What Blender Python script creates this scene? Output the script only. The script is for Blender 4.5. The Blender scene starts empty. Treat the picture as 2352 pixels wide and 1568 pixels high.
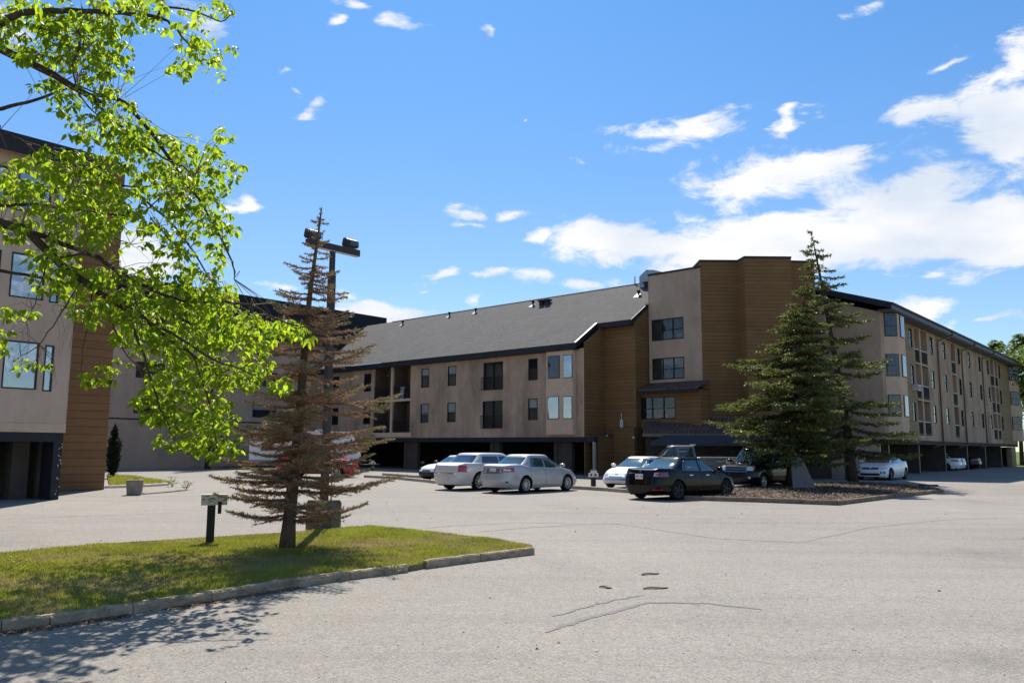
import bpy, bmesh, math, random
import numpy as np
from math import sin, cos, tan, atan, atan2, radians, pi, sqrt, exp
from mathutils import Vector, Matrix
random.seed(7); RNG = np.random.default_rng(7)
scene = bpy.context.scene
COL = scene.collection

# ------------------------------------------------------------------ camera, sky, sun, exposure
FPX, CAMH, HZ, ROLL = 1900.0, 1.7, 1028.0, 0.006      # focal length in px of a 2352 px wide picture
PITCH = atan((HZ - 784) / FPX)
cF = Vector((0, cos(PITCH), sin(PITCH))); r0 = Vector((1, 0, 0)); u0 = Vector((0, -sin(PITCH), cos(PITCH)))
cR = r0 * cos(ROLL) + u0 * sin(ROLL); cU = u0 * cos(ROLL) - r0 * sin(ROLL)
cam_d = bpy.data.cameras.new('camera'); cam = bpy.data.objects.new('camera', cam_d); COL.objects.link(cam)
M = Matrix((( cR.x, cU.x, -cF.x, 0), (cR.y, cU.y, -cF.y, 0), (cR.z, cU.z, -cF.z, CAMH), (0, 0, 0, 1)))
cam.matrix_world = M
cam_d.sensor_width = 36; cam_d.lens = FPX / 2352 * 36; cam_d.clip_start = 0.1; cam_d.clip_end = 3000
scene.camera = cam
SUN_AZ, SUN_EL = radians(-7), radians(50)             # azimuth clockwise from the view direction
sd = bpy.data.lights.new('sun', 'SUN'); sun = bpy.data.objects.new('sun', sd); COL.objects.link(sun)
sd.energy = 5.0; sd.angle = radians(0.5); sd.color = (1.0, 0.945, 0.85)
to_sun = Vector((sin(SUN_AZ) * cos(SUN_EL), cos(SUN_AZ) * cos(SUN_EL), sin(SUN_EL)))
sun.rotation_euler = to_sun.to_track_quat('Z', 'Y').to_euler(); sun.location = (0, 40, 60)
EXPO = 0.60
scene.view_settings.view_transform = 'Standard'; scene.view_settings.look = 'None'
scene.view_settings.gamma = 1.0; scene.view_settings.exposure = EXPO; scene.view_settings.use_curve_mapping = False
SKY_STRENGTH = 0.10
scene.cycles.max_bounces = 6; scene.cycles.diffuse_bounces = 3; scene.cycles.glossy_bounces = 3; scene.cycles.transmission_bounces = 4; scene.cycles.transparent_max_bounces = 12
scene.cycles.use_denoising = True; scene.cycles.caustics_reflective = False; scene.cycles.caustics_refractive = False

def ray(px, py): return cF + cR * ((px - 1176) / FPX) - cU * ((py - 784) / FPX)
def G(px, py, z=0.0):
    d = ray(px, py); t = (z - CAMH) / d.z; p = Vector((0, 0, CAMH)) + d * t; return Vector((p.x, p.y, z))
def at(px, py, Y):
    d = ray(px, py); return Vector((0, 0, CAMH)) + d * (Y / d.y)
def azel(px, py):
    d = ray(px, py).normalized(); return atan2(d.x, d.y), math.asin(d.z)

world = bpy.data.worlds.new('World'); scene.world = world; world.use_nodes = True
world.cycles.sampling_method = 'MANUAL'; world.cycles.sample_map_resolution = 512
wt = world.node_tree; wt.nodes.clear()
def W(t, **k):
    n = wt.nodes.new(t)
    for a, b in k.items(): setattr(n, a, b)
    return n
def build_world():
    L = wt.links.new
    out = W('ShaderNodeOutputWorld'); bg = W('ShaderNodeBackground'); bg.inputs[1].default_value = SKY_STRENGTH
    L(bg.outputs[0], out.inputs[0])
    sky = W('ShaderNodeTexSky', sky_type='NISHITA', sun_disc=False, sun_elevation=SUN_EL, sun_rotation=SUN_AZ,
            altitude=1050, air_density=1.0, dust_density=0.3, ozone_density=2.0)
    tc = W('ShaderNodeTexCoord'); sep = W('ShaderNodeSeparateXYZ'); L(tc.outputs['Generated'], sep.inputs[0])
    az = W('ShaderNodeMath', operation='ARCTAN2'); L(sep.outputs[0], az.inputs[0]); L(sep.outputs[1], az.inputs[1])
    el = W('ShaderNodeMath', operation='ARCSINE'); L(sep.outputs[2], el.inputs[0])
    ae = W('ShaderNodeCombineXYZ'); L(az.outputs[0], ae.inputs[0]); L(el.outputs[0], ae.inputs[1])
    # even blue, paler towards the horizon, from the Nishita sky with its own hue lifted
    grade = W('ShaderNodeMix', data_type='RGBA', blend_type='MULTIPLY'); grade.inputs[0].default_value = 1.0
    L(sky.outputs[0], grade.inputs[6])
    te = W('ShaderNodeMapRange', interpolation_type='SMOOTHSTEP'); L(el.outputs[0], te.inputs[0]); te.inputs[1].default_value = 0.0; te.inputs[2].default_value = 0.62
    tm = W('ShaderNodeMix', data_type='RGBA'); L(te.outputs[0], tm.inputs[0]); tm.inputs[6].default_value = (*SKY_LOW, 1); tm.inputs[7].default_value = (*SKY_TINT, 1); L(tm.outputs[2], grade.inputs[7])
    n1 = W('ShaderNodeTexNoise', noise_dimensions='3D'); n1.inputs['Scale'].default_value = 10; n1.inputs['Detail'].default_value = 7; n1.inputs['Roughness'].default_value = 0.68; n1.inputs['Distortion'].default_value = 0.5
    sc = W('ShaderNodeVectorMath', operation='MULTIPLY'); L(ae.outputs[0], sc.inputs[0]); sc.inputs[1].default_value = (1.0, 2.3, 1)
    L(sc.outputs[0], n1.inputs['Vector'])
    # warp the blob coordinates a little with noise so that no outline stays elliptical
    nw = W('ShaderNodeTexNoise'); nw.inputs['Scale'].default_value = 9; nw.inputs['Detail'].default_value = 5; L(sc.outputs[0], nw.inputs['Vector'])
    w1 = W('ShaderNodeVectorMath', operation='SUBTRACT'); L(nw.outputs['Color'], w1.inputs[0]); w1.inputs[1].default_value = (.5, .5, .5)
    w2 = W('ShaderNodeVectorMath', operation='MULTIPLY'); L(w1.outputs[0], w2.inputs[0]); w2.inputs[1].default_value = (.15, .07, 0)
    w3 = W('ShaderNodeVectorMath', operation='ADD'); L(ae.outputs[0], w3.inputs[0]); L(w2.outputs[0], w3.inputs[1])
    acc = None
    for (px, py, rx, ry, s) in CLOUDS:
        a, e = azel(px, py); ra, re = rx / FPX * cos(a), ry / FPX * cos(a)
        q = W('ShaderNodeVectorMath', operation='SUBTRACT'); L(w3.outputs[0], q.inputs[0]); q.inputs[1].default_value = (a, e, 0)
        m = W('ShaderNodeVectorMath', operation='MULTIPLY'); L(q.outputs[0], m.inputs[0]); m.inputs[1].default_value = (1 / ra, 1 / re, 0)
        ln = W('ShaderNodeVectorMath', operation='LENGTH'); L(m.outputs[0], ln.inputs[0])
        r = W('ShaderNodeMath', operation='MULTIPLY_ADD'); L(ln.outputs['Value'], r.inputs[0]); r.inputs[1].default_value = -s; r.inputs[2].default_value = s
        if acc is None: acc = r
        else:
            mx = W('ShaderNodeMath', operation='SMOOTH_MAX'); L(acc.outputs[0], mx.inputs[0]); L(r.outputs[0], mx.inputs[1]); mx.inputs[2].default_value = 0.15; acc = mx
    # clouds everywhere else (behind and beside the camera): unseen noise cover, thickened for fill light
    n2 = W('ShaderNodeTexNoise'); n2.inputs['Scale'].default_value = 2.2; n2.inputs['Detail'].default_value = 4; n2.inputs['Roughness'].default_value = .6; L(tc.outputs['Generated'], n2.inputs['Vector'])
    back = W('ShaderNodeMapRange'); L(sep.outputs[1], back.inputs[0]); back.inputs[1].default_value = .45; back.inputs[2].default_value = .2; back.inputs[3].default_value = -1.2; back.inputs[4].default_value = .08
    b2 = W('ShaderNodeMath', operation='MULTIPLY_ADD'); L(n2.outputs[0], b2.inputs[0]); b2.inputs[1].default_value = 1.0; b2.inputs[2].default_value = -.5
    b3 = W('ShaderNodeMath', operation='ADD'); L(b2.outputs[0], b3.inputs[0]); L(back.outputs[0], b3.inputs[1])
    mm = W('ShaderNodeMath', operation='MAXIMUM'); L(acc.outputs[0], mm.inputs[0]); L(b3.outputs[0], mm.inputs[1])
    cl = W('ShaderNodeMath', operation='MAXIMUM'); L(mm.outputs[0], cl.inputs[0]); cl.inputs[1].default_value = -0.6
    nn = W('ShaderNodeMath', operation='MULTIPLY_ADD'); L(n1.outputs[0], nn.inputs[0]); nn.inputs[1].default_value = 3.2; nn.inputs[2].default_value = -1.56
    sm = W('ShaderNodeMath', operation='ADD'); L(cl.outputs[0], sm.inputs[0]); L(nn.outputs[0], sm.inputs[1])
    dens = W('ShaderNodeMapRange', interpolation_type='SMOOTHSTEP'); L(sm.outputs[0], dens.inputs[0]); dens.inputs[1].default_value = 0.18; dens.inputs[2].default_value = 0.95; dens.inputs[3].default_value = 0; dens.inputs[4].default_value = 1
    # cloud body: white with faintly grey-blue bellies
    n3 = W('ShaderNodeTexNoise'); n3.inputs['Scale'].default_value = 5; n3.inputs['Detail'].default_value = 6; L(sc.outputs[0], n3.inputs['Vector'])
    cr = W('ShaderNodeValToRGB'); L(n3.outputs[0], cr.inputs[0])
    cr.color_ramp.elements[0].position = .36; cr.color_ramp.elements[0].color = (.72, .80, .92, 1); cr.color_ramp.elements[1].position = .56; cr.color_ramp.elements[1].color = (1.0, 1.0, 1.02, 1)
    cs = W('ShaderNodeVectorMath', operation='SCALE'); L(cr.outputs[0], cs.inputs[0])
    fill_gain = W('ShaderNodeMapRange'); L(sep.outputs[1], fill_gain.inputs[0]); fill_gain.inputs[1].default_value = .35; fill_gain.inputs[2].default_value = -.15; fill_gain.inputs[3].default_value = 1.02 / 2 ** EXPO / SKY_STRENGTH; fill_gain.inputs[4].default_value = 1.45 / 2 ** EXPO / SKY_STRENGTH   # unseen clouds behind the camera brightened to add fill light
    L(fill_gain.outputs[0], cs.inputs['Scale'])
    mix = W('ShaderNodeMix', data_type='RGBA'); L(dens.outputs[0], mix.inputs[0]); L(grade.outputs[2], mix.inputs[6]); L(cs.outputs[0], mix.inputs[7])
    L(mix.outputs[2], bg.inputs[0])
SKY_TINT = (0.50, 0.88, 1.12); SKY_LOW = (0.74, 0.79, 0.84)
CLOUDS = [(1480,560,340,60,1.3),(1760,560,420,95,1.7),(2100,530,420,110,1.9),(2352,560,300,100,1.7),(1790,405,300,70,1.25),(2080,450,300,70,1.4),(1600,500,120,20,.7),(1560,640,260,38,.9),
 (1225,636,110,28,.8),(1330,655,140,28,.95),(1600,298,150,48,1.25),(1440,300,110,22,.8),(1455,343,80,22,.8),(2300,275,170,115,1.7),(2140,262,110,70,1.2),(2352,150,90,70,1.1),
 (1812,272,58,26,1.1),(1880,250,50,18,.5),(2150,140,110,20,1.0),(1050,478,52,22,.9),(1145,492,78,20,.9),(1208,543,62,27,1.1),(1060,514,34,11,.7),(992,630,75,18,1.0),(986,660,32,12,.9),(1126,633,64,19,1.0),
 (830,667,60,17,1.0),(860,716,150,42,1.7),(545,472,60,22,1.2),(300,600,110,110,1.4),(640,662,70,19,1.0),(932,48,46,28,.9),(776,70,40,20,1.0),(1105,66,30,26,.8),(800,8,52,18,.9),
 (680,168,26,18,.7),(693,243,44,22,.8),(648,210,22,12,.6),(2110,720,110,42,1.0),(2325,743,72,20,.9),(2140,630,64,18,.9),(2310,635,70,14,.8),(430,50,70,46,.8),(2000,16,66,18,.6),
 (1100,694,26,13,.8),(1330,383,24,11,.7),(1215,277,18,9,.7),(0,60,60,50,.7),(2190,740,90,22,.8)]
build_world()

# ------------------------------------------------------------------ helpers
def tag(o, label=None, cat=None, group=None, kind=None):
    if label: o['label'] = label
    if cat: o['category'] = cat
    if group: o['group'] = group
    if kind: o['kind'] = kind
    return o
def empty(name, loc=(0, 0, 0), az=90.0, parent=None):
    """Empty whose local +x points to azimuth az (degrees clockwise from the view direction)."""
    o = bpy.data.objects.new(name, None); COL.objects.link(o); o.location = loc
    o.rotation_euler = (0, 0, radians(90 - az)); o.empty_display_size = 0.3
    if parent: o.parent = parent
    return o
class MB:
    """collects verts/faces of one mesh"""
    def __init__(s): s.v = []; s.f = []; s.sm = []
    def add(s, vs, fs, smooth=False):
        b = len(s.v); s.v.extend([tuple(v) for v in vs]); s.f.extend([tuple(i + b for i in f) for f in fs]); s.sm.extend([smooth] * len(fs)); return s
    def box(s, x0, x1, y0, y1, z0, z1):
        vs = [(x0,y0,z0),(x1,y0,z0),(x1,y1,z0),(x0,y1,z0),(x0,y0,z1),(x1,y0,z1),(x1,y1,z1),(x0,y1,z1)]
        return s.add(vs, [(0,3,2,1),(4,5,6,7),(0,1,5,4),(1,2,6,5),(2,3,7,6),(3,0,4,7)])
    def quad(s, a, b, c, d): return s.add([a, b, c, d], [(0, 1, 2, 3)])
    def prism(s, poly, z0, z1):
        n = len(poly); vs = [(p[0], p[1], z0) for p in poly] + [(p[0], p[1], z1) for p in poly]
        return s.add(vs, [tuple(range(n))[::-1], tuple(range(n, 2*n))] + [(i, (i+1) % n, n + (i+1) % n, n + i) for i in range(n)])
    def prism_x(s, poly, x0, x1):     # polygon in (y,z) swept along x
        n = len(poly); vs = [(x0, p[0], p[1]) for p in poly] + [(x1, p[0], p[1]) for p in poly]
        return s.add(vs, [tuple(range(n))[::-1], tuple(range(n, 2*n))] + [(i, (i+1) % n, n + (i+1) % n, n + i) for i in range(n)])
    def tube(s, pts, radii, n=6, cap=True):
        pts = [Vector(p) for p in pts]
        if not hasattr(radii, '__len__'): radii = [radii] * len(pts)
        vs = []; prev = None
        for i, p in enumerate(pts):
            d = (pts[min(i+1, len(pts)-1)] - pts[max(i-1, 0)])
            d = d.normalized() if d.length > 1e-9 else Vector((0, 0, 1))
            a = prev if prev is not None else (Vector((1, 0, 0)) if abs(d.x) < .9 else Vector((0, 1, 0)))
            a = (a - d * a.dot(d)); a = a.normalized() if a.length > 1e-6 else d.orthogonal().normalized(); prev = a; b = d.cross(a)
            for k in range(n):
                t = 2 * pi * k / n; vs.append(p + (a * cos(t) + b * sin(t)) * radii[i])
        fs = []
        for i in range(len(pts) - 1):
            for k in range(n): fs.append((i*n+k, i*n+(k+1) % n, (i+1)*n+(k+1) % n, (i+1)*n+k))
        if cap: fs.append(tuple(range(n))[::-1]); fs.append(tuple(range((len(pts)-1)*n, len(pts)*n)))
        return s.add(vs, fs, True)
    def lathe(s, prof, n=24, axis='z', c=(0, 0, 0)):    # prof: (radius, height)
        vs = []
        for (r, h) in prof:
            for k in range(n):
                t = 2*pi*k/n; a, b = r*cos(t), r*sin(t)
                vs.append((c[0]+a, c[1]+b, c[2]+h) if axis == 'z' else (c[0]+a, c[1]+h, c[2]+b))
        fs = [(i*n+k, i*n+(k+1) % n, (i+1)*n+(k+1) % n, (i+1)*n+k) for i in range(len(prof)-1) for k in range(n)]
        return s.add(vs, fs, True)
    def build(s, name, mat, parent=None, recalc=False):
        me = bpy.data.meshes.new(name); me.from_pydata(s.v, [], s.f)
        me.polygons.foreach_set('use_smooth', s.sm); me.materials.append(mat)
        if recalc:
            bm = bmesh.new(); bm.from_mesh(me); bmesh.ops.recalc_face_normals(bm, faces=bm.faces[:]); bm.to_mesh(me); bm.free()
        me.update(); o = bpy.data.objects.new(name, me); COL.objects.link(o)
        if parent: o.parent = parent
        return o
def np_mesh(name, V, Fc, mat, parent=None, smooth=False):
    """V (n,3) array, Fc (m,k) index array"""
    me = bpy.data.meshes.new(name); V = np.asarray(V, np.float32); Fc = np.asarray(Fc, np.int32); k = Fc.shape[1]
    me.vertices.add(len(V)); me.vertices.foreach_set('co', V.ravel())
    me.loops.add(Fc.size); me.loops.foreach_set('vertex_index', Fc.ravel())
    me.polygons.add(len(Fc)); me.polygons.foreach_set('loop_start', np.arange(0, Fc.size, k, dtype=np.int32))
    me.polygons.foreach_set('loop_total', np.full(len(Fc), k, np.int32))
    me.polygons.foreach_set('use_smooth', np.full(len(Fc), smooth)); me.materials.append(mat); me.update(calc_edges=True)
    o = bpy.data.objects.new(name, me); COL.objects.link(o)
    if parent: o.parent = parent
    return o
def copy_tree(o, parent=None):
    c = o.copy(); COL.objects.link(c)
    if parent: c.parent = parent
    for ch in list(o.children): copy_tree(ch, c)
    return c

# ------------------------------------------------------------------ materials
MATS = {}
def mat(name, col=(.5, .5, .5), rough=.8, spec=.3, metal=0.0, noise=None, bump=None, coat=0.0, extra=None):
    """noise=(scale, amount[, stretch vec]) multiplies the colour; bump=(scale, strength, dist)"""
    if name in MATS: return MATS[name]
    m = bpy.data.materials.new(name); m.use_nodes = True; t = m.node_tree; b = t.nodes['Principled BSDF']
    b.inputs['Base Color'].default_value = (*col, 1); b.inputs['Roughness'].default_value = rough
    b.inputs['Specular IOR Level'].default_value = spec; b.inputs['Metallic'].default_value = metal; b.inputs['Coat Weight'].default_value = coat
    if coat: b.inputs['Coat Roughness'].default_value = .03
    tc = t.nodes.new('ShaderNodeTexCoord'); co = tc.outputs['Object']; csrc = None
    if noise:
        mp = t.nodes.new('ShaderNodeMapping'); t.links.new(co, mp.inputs[0])
        if len(noise) > 2: mp.inputs['Scale'].default_value = noise[2]
        n = t.nodes.new('ShaderNodeTexNoise'); n.inputs['Scale'].default_value = noise[0]; n.inputs['Detail'].default_value = 6; n.inputs['Roughness'].default_value = .65; t.links.new(mp.outputs[0], n.inputs['Vector'])
        r = t.nodes.new('ShaderNodeMapRange'); t.links.new(n.outputs[0], r.inputs[0]); r.inputs[1].default_value = .3; r.inputs[2].default_value = .7; r.inputs[3].default_value = 1 - noise[1]; r.inputs[4].default_value = 1 + noise[1]
        v = t.nodes.new('ShaderNodeVectorMath'); v.operation = 'SCALE'; v.inputs[0].default_value = col; t.links.new(r.outputs[0], v.inputs['Scale']); csrc = v.outputs[0]
        t.links.new(csrc, b.inputs['Base Color'])
    if bump:
        n = t.nodes.new('ShaderNodeTexNoise'); n.inputs['Scale'].default_value = bump[0]; n.inputs['Detail'].default_value = 4; t.links.new(co, n.inputs['Vector'])
        bp = t.nodes.new('ShaderNodeBump'); bp.inputs['Strength'].default_value = bump[1]; bp.inputs['Distance'].default_value = bump[2]; t.links.new(n.outputs[0], bp.inputs['Height']); t.links.new(bp.outputs[0], b.inputs['Normal'])
    MATS[name] = m
    if extra: extra(t, b, co, csrc)
    return m
def mth(t, op, a, b=None, c=None):
    n = t.nodes.new('ShaderNodeMath'); n.operation = op
    for i, x in enumerate((a, b, c)):
        if x is None: continue
        if hasattr(x, 'node'): t.links.new(x, n.inputs[i])
        else: n.inputs[i].default_value = x
    return n.outputs[0]
def mixc(t, f, a, b, blend='MIX'):
    n = t.nodes.new('ShaderNodeMix'); n.data_type = 'RGBA'; n.blend_type = blend
    for i, x in ((0, f), (6, a), (7, b)):
        if hasattr(x, 'node'): t.links.new(x, n.inputs[i])
        else: n.inputs[i].default_value = x if i == 0 else (*x, 1)
    return n.outputs[2]
def nz(t, co, scale, detail=4, rough=.6, sc=None, out=0):
    if sc:
        mp = t.nodes.new('ShaderNodeMapping'); t.links.new(co, mp.inputs[0]); mp.inputs['Scale'].default_value = sc; co = mp.outputs[0]
    n = t.nodes.new('ShaderNodeTexNoise'); n.inputs['Scale'].default_value = scale; n.inputs['Detail'].default_value = detail; n.inputs['Roughness'].default_value = rough
    t.links.new(co, n.inputs['Vector']); return n.outputs[out]
def rng(t, v, a, b, c=0., d=1.):
    n = t.nodes.new('ShaderNodeMapRange'); t.links.new(v, n.inputs[0])
    for i, x in enumerate((a, b, c, d)): n.inputs[i+1].default_value = x
    return n.outputs[0]

def stucco_extra(dirt=.5):
    def f(t, b, co, cs):
        base = b.inputs['Base Color'].default_value[:3] if cs is None else None
        src = cs
        st = rng(t, nz(t, co, .55, 5, .7, (1, 1, .35)), .42, .72)          # broad water staining, streaked downwards
        c1 = mixc(t, mth(t, 'MULTIPLY', st, dirt), src, (.15, .11, .085))
        st2 = rng(t, nz(t, co, 3.2, 6, .7, (1.6, 1.6, .12)), .55, .8)
        c2 = mixc(t, mth(t, 'MULTIPLY', st2, dirt * .6), c1, (.17, .13, .10))
        gr = rng(t, nz(t, co, 55, 2), .3, .7, .86, 1.12)
        blo = rng(t, nz(t, co, .28, 3, .5), .35, .65, .90, 1.08); gr = mth(t, 'MULTIPLY', gr, blo)
        v = t.nodes.new('ShaderNodeVectorMath'); v.operation = 'SCALE'; t.links.new(c2, v.inputs[0]); t.links.new(gr, v.inputs['Scale'])
        t.links.new(v.outputs[0], b.inputs['Base Color'])
    return f
STUCCO = mat('stucco', (.475, .34, .24), .95, .1, noise=(1.3, .10), bump=(45, .5, .02), extra=stucco_extra(.75))
STUCCO2 = mat('stucco pale', (.50, .36, .265), .95, .1, noise=(1.1, .07), bump=(45, .5, .02), extra=stucco_extra(.32))
STUCCO3 = mat('stucco trim', (.58, .42, .30), .95, .1, noise=(2.3, .09), bump=(45, .4, .02))
STUCCO4 = mat('stucco light beige', (.58, .43, .33), .95, .1, noise=(1.1, .05), bump=(45, .5, .02), extra=stucco_extra(.25))
def siding_extra(pitch, depth=.7):
    def f(t, b, co, cs):
        s = t.nodes.new('ShaderNodeSeparateXYZ'); t.links.new(co, s.inputs[0])
        fr = mth(t, 'FRACT', mth(t, 'DIVIDE', s.outputs[2], pitch))
        gap = mth(t, 'LESS_THAN', fr, .055)
        brd = mth(t, 'FLOOR', mth(t, 'DIVIDE', s.outputs[2], pitch))
        wn = t.nodes.new('ShaderNodeTexWhiteNoise'); wn.noise_dimensions = '1D'; t.links.new(brd, wn.inputs['W'])
        grain = rng(t, nz(t, co, 6, 5, .7, (.35, .35, 9)), .3, .7, .86, 1.12)
        k = mth(t, 'MULTIPLY', rng(t, wn.outputs[0], 0, 1, .92, 1.07), grain)
        v = t.nodes.new('ShaderNodeVectorMath'); v.operation = 'SCALE'; t.links.new(cs, v.inputs[0]); t.links.new(k, v.inputs['Scale'])
        c = mixc(t, mth(t, 'MULTIPLY', gap, depth), v.outputs[0], (.02, .013, .008)); t.links.new(c, b.inputs['Base Color'])
        bp = t.nodes.new('ShaderNodeBump'); bp.inputs['Strength'].default_value = .8; bp.inputs['Distance'].default_value = .03
        t.links.new(mth(t, 'ADD', mth(t, 'MULTIPLY', fr, -.9), mth(t, 'MULTIPLY', gap, -1.2)), bp.inputs['Height']); t.links.new(bp.outputs[0], b.inputs['Normal'])
    return f
SIDING = mat('brown siding', (.212, .110, .042), .75, .25, noise=(.8, .10), extra=siding_extra(.235))
SIDING2 = mat('brown siding warm', (.24, .125, .054), .75, .25, noise=(.8, .08), extra=siding_extra(.30))
SIDING3 = mat('tan siding', (.30, .20, .105), .75, .25, noise=(.8, .10), extra=siding_extra(.235))
def shingle_extra(t, b, co, cs):
    s = t.nodes.new('ShaderNodeSeparateXYZ'); t.links.new(co, s.inputs[0])
    br = t.nodes.new('ShaderNodeTexBrick'); cx = t.nodes.new('ShaderNodeCombineXYZ'); t.links.new(s.outputs[0], cx.inputs[0]); t.links.new(mth(t, 'MULTIPLY', s.outputs[2], 1.8), cx.inputs[1])
    t.links.new(cx.outputs[0], br.inputs['Vector']); br.inputs['Scale'].default_value = 1.0; br.inputs['Brick Width'].default_value = .33; br.inputs['Row Height'].default_value = .15
    br.inputs['Mortar Size'].default_value = .008; br.inputs['Color1'].default_value = (.88, .88, .88, 1); br.inputs['Color2'].default_value = (1.12, 1.12, 1.12, 1); br.inputs['Mortar'].default_value = (.72, .72, .72, 1); br.inputs['Bias'].default_value = 0
    n = t.nodes.new('ShaderNodeMix'); n.data_type = 'RGBA'; n.blend_type = 'MULTIPLY'; n.inputs[0].default_value = 1
    t.links.new(cs, n.inputs[6]); t.links.new(br.outputs[0], n.inputs[7])
    g = rng(t, nz(t, co, 6, 5, .8, (.5, 1, 2.4)), .3, .7, .72, 1.28)
    v = t.nodes.new('ShaderNodeVectorMath'); v.operation = 'SCALE'; t.links.new(n.outputs[2], v.inputs[0]); t.links.new(g, v.inputs['Scale']); t.links.new(v.outputs[0], b.inputs['Base Color'])
SHINGLE = mat('grey shingle', (.098, .091, .089), .9, .15, noise=(.5, .10), bump=(28, .6, .02), extra=shingle_extra)
SHINGLE_D = mat('dark shingle', (.045, .042, .043), .9, .15, noise=(.5, .12), bump=(28, .6, .02), extra=shingle_extra)
def tile_extra(t, b, co, cs):
    s = t.nodes.new('ShaderNodeSeparateXYZ'); t.links.new(co, s.inputs[0])
    w = mth(t, 'SINE', mth(t, 'MULTIPLY', s.outputs[0], 2*pi/.22)); r = mth(t, 'FRACT', mth(t, 'MULTIPLY', s.outputs[2], 1/.15))
    k = mth(t, 'MULTIPLY', rng(t, w, -1, 1, .6, 1.15), rng(t, r, 0, 1, .6, 1.2)); k = mth(t, 'MULTIPLY', k, rng(t, nz(t, co, 3), .3, .7, .75, 1.25))
    v = t.nodes.new('ShaderNodeVectorMath'); v.operation = 'SCALE'; t.links.new(cs, v.inputs[0]); t.links.new(k, v.inputs['Scale']); t.links.new(v.outputs[0], b.inputs['Base Color'])
    bp = t.nodes.new('ShaderNodeBump'); bp.inputs['Strength'].default_value = .8; bp.inputs['Distance'].default_value = .05; t.links.new(w, bp.inputs['Height']); t.links.new(bp.outputs[0], b.inputs['Normal'])
TILE = mat('red brown roof tile', (.165, .105, .085), .85, .2, noise=(2, .2), extra=tile_extra)
BLACK = mat('black trim', (.022, .021, .026), .6, .3, noise=(3, .2))
SLATE = mat('slate fascia', (.105, .108, .125), .55, .3, noise=(3, .12))
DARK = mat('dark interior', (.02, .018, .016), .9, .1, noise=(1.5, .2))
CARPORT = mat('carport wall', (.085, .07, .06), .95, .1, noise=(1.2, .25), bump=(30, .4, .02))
CONC = mat('concrete', (.36, .31, .25), .95, .15, noise=(4, .22), bump=(40, .5, .01))
CONC_D = mat('concrete old', (.27, .225, .18), .95, .15, noise=(5, .3), bump=(30, .6, .02))
KERBM = mat('kerb concrete', (.34, .27, .19), .95, .1, noise=(5, .4, (1, 1, 2)), bump=(22, .9, .03))
FRAME = mat('window frame', (.018, .016, .016), .5, .4, noise=(8, .1))
PIPE = mat('downpipe brown', (.12, .085, .06), .5, .4, noise=(5, .1))
LTRIM = mat('light metal trim', (.55, .53, .5), .4, .5, noise=(5, .08))
BLIND = mat('blind', (.74, .76, .78), .8, .2, noise=(1, .06), bump=(3, .1, .01))
CURTAIN = mat('curtain', (.09, .085, .085), .9, .1, noise=(2, .5, (6, 6, .4)))
CURTAIN2 = mat('curtain brown', (.16, .12, .09), .9, .1, noise=(2, .5, (6, 6, .4))); CURTAIN3 = mat('curtain dark', (.03, .03, .035), .9, .1, noise=(2, .5, (6, 6, .4)))
RAIL = mat('railing black', (.016, .015, .017), .5, .4, noise=(6, .1))
def glass(name, refl=.35, tint=(.84, .87, .88), rcol=(.9, .95, 1)):
    if name in MATS: return MATS[name]
    m = bpy.data.materials.new(name); m.use_nodes = True; t = m.node_tree; t.nodes.clear()
    o = t.nodes.new('ShaderNodeOutputMaterial'); mx = t.nodes.new('ShaderNodeMixShader'); g = t.nodes.new('ShaderNodeBsdfGlossy'); tr = t.nodes.new('ShaderNodeBsdfTransparent')
    fr = t.nodes.new('ShaderNodeFresnel'); fr.inputs[0].default_value = 1.30
    g.inputs['Color'].default_value = (*rcol, 1); g.inputs['Roughness'].default_value = .02; tr.inputs[0].default_value = (*tint, 1)
    f = mth(t, 'ADD', fr.outputs[0], refl); t.links.new(f, mx.inputs[0]); t.links.new(tr.outputs[0], mx.inputs[1]); t.links.new(g.outputs[0], mx.inputs[2]); t.links.new(mx.outputs[0], o.inputs[0])
    tc = t.nodes.new('ShaderNodeTexCoord'); n = nz(t, tc.outputs['Object'], .9, 2); bp = t.nodes.new('ShaderNodeBump'); bp.inputs['Strength'].default_value = .06; bp.inputs['Distance'].default_value = .1; t.links.new(n, bp.inputs['Height']); t.links.new(bp.outputs[0], g.inputs['Normal'])
    MATS[name] = m; return m
GLASS = glass('window glass', .02)
GLASS_B = glass('window glass bright', .26)

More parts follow.
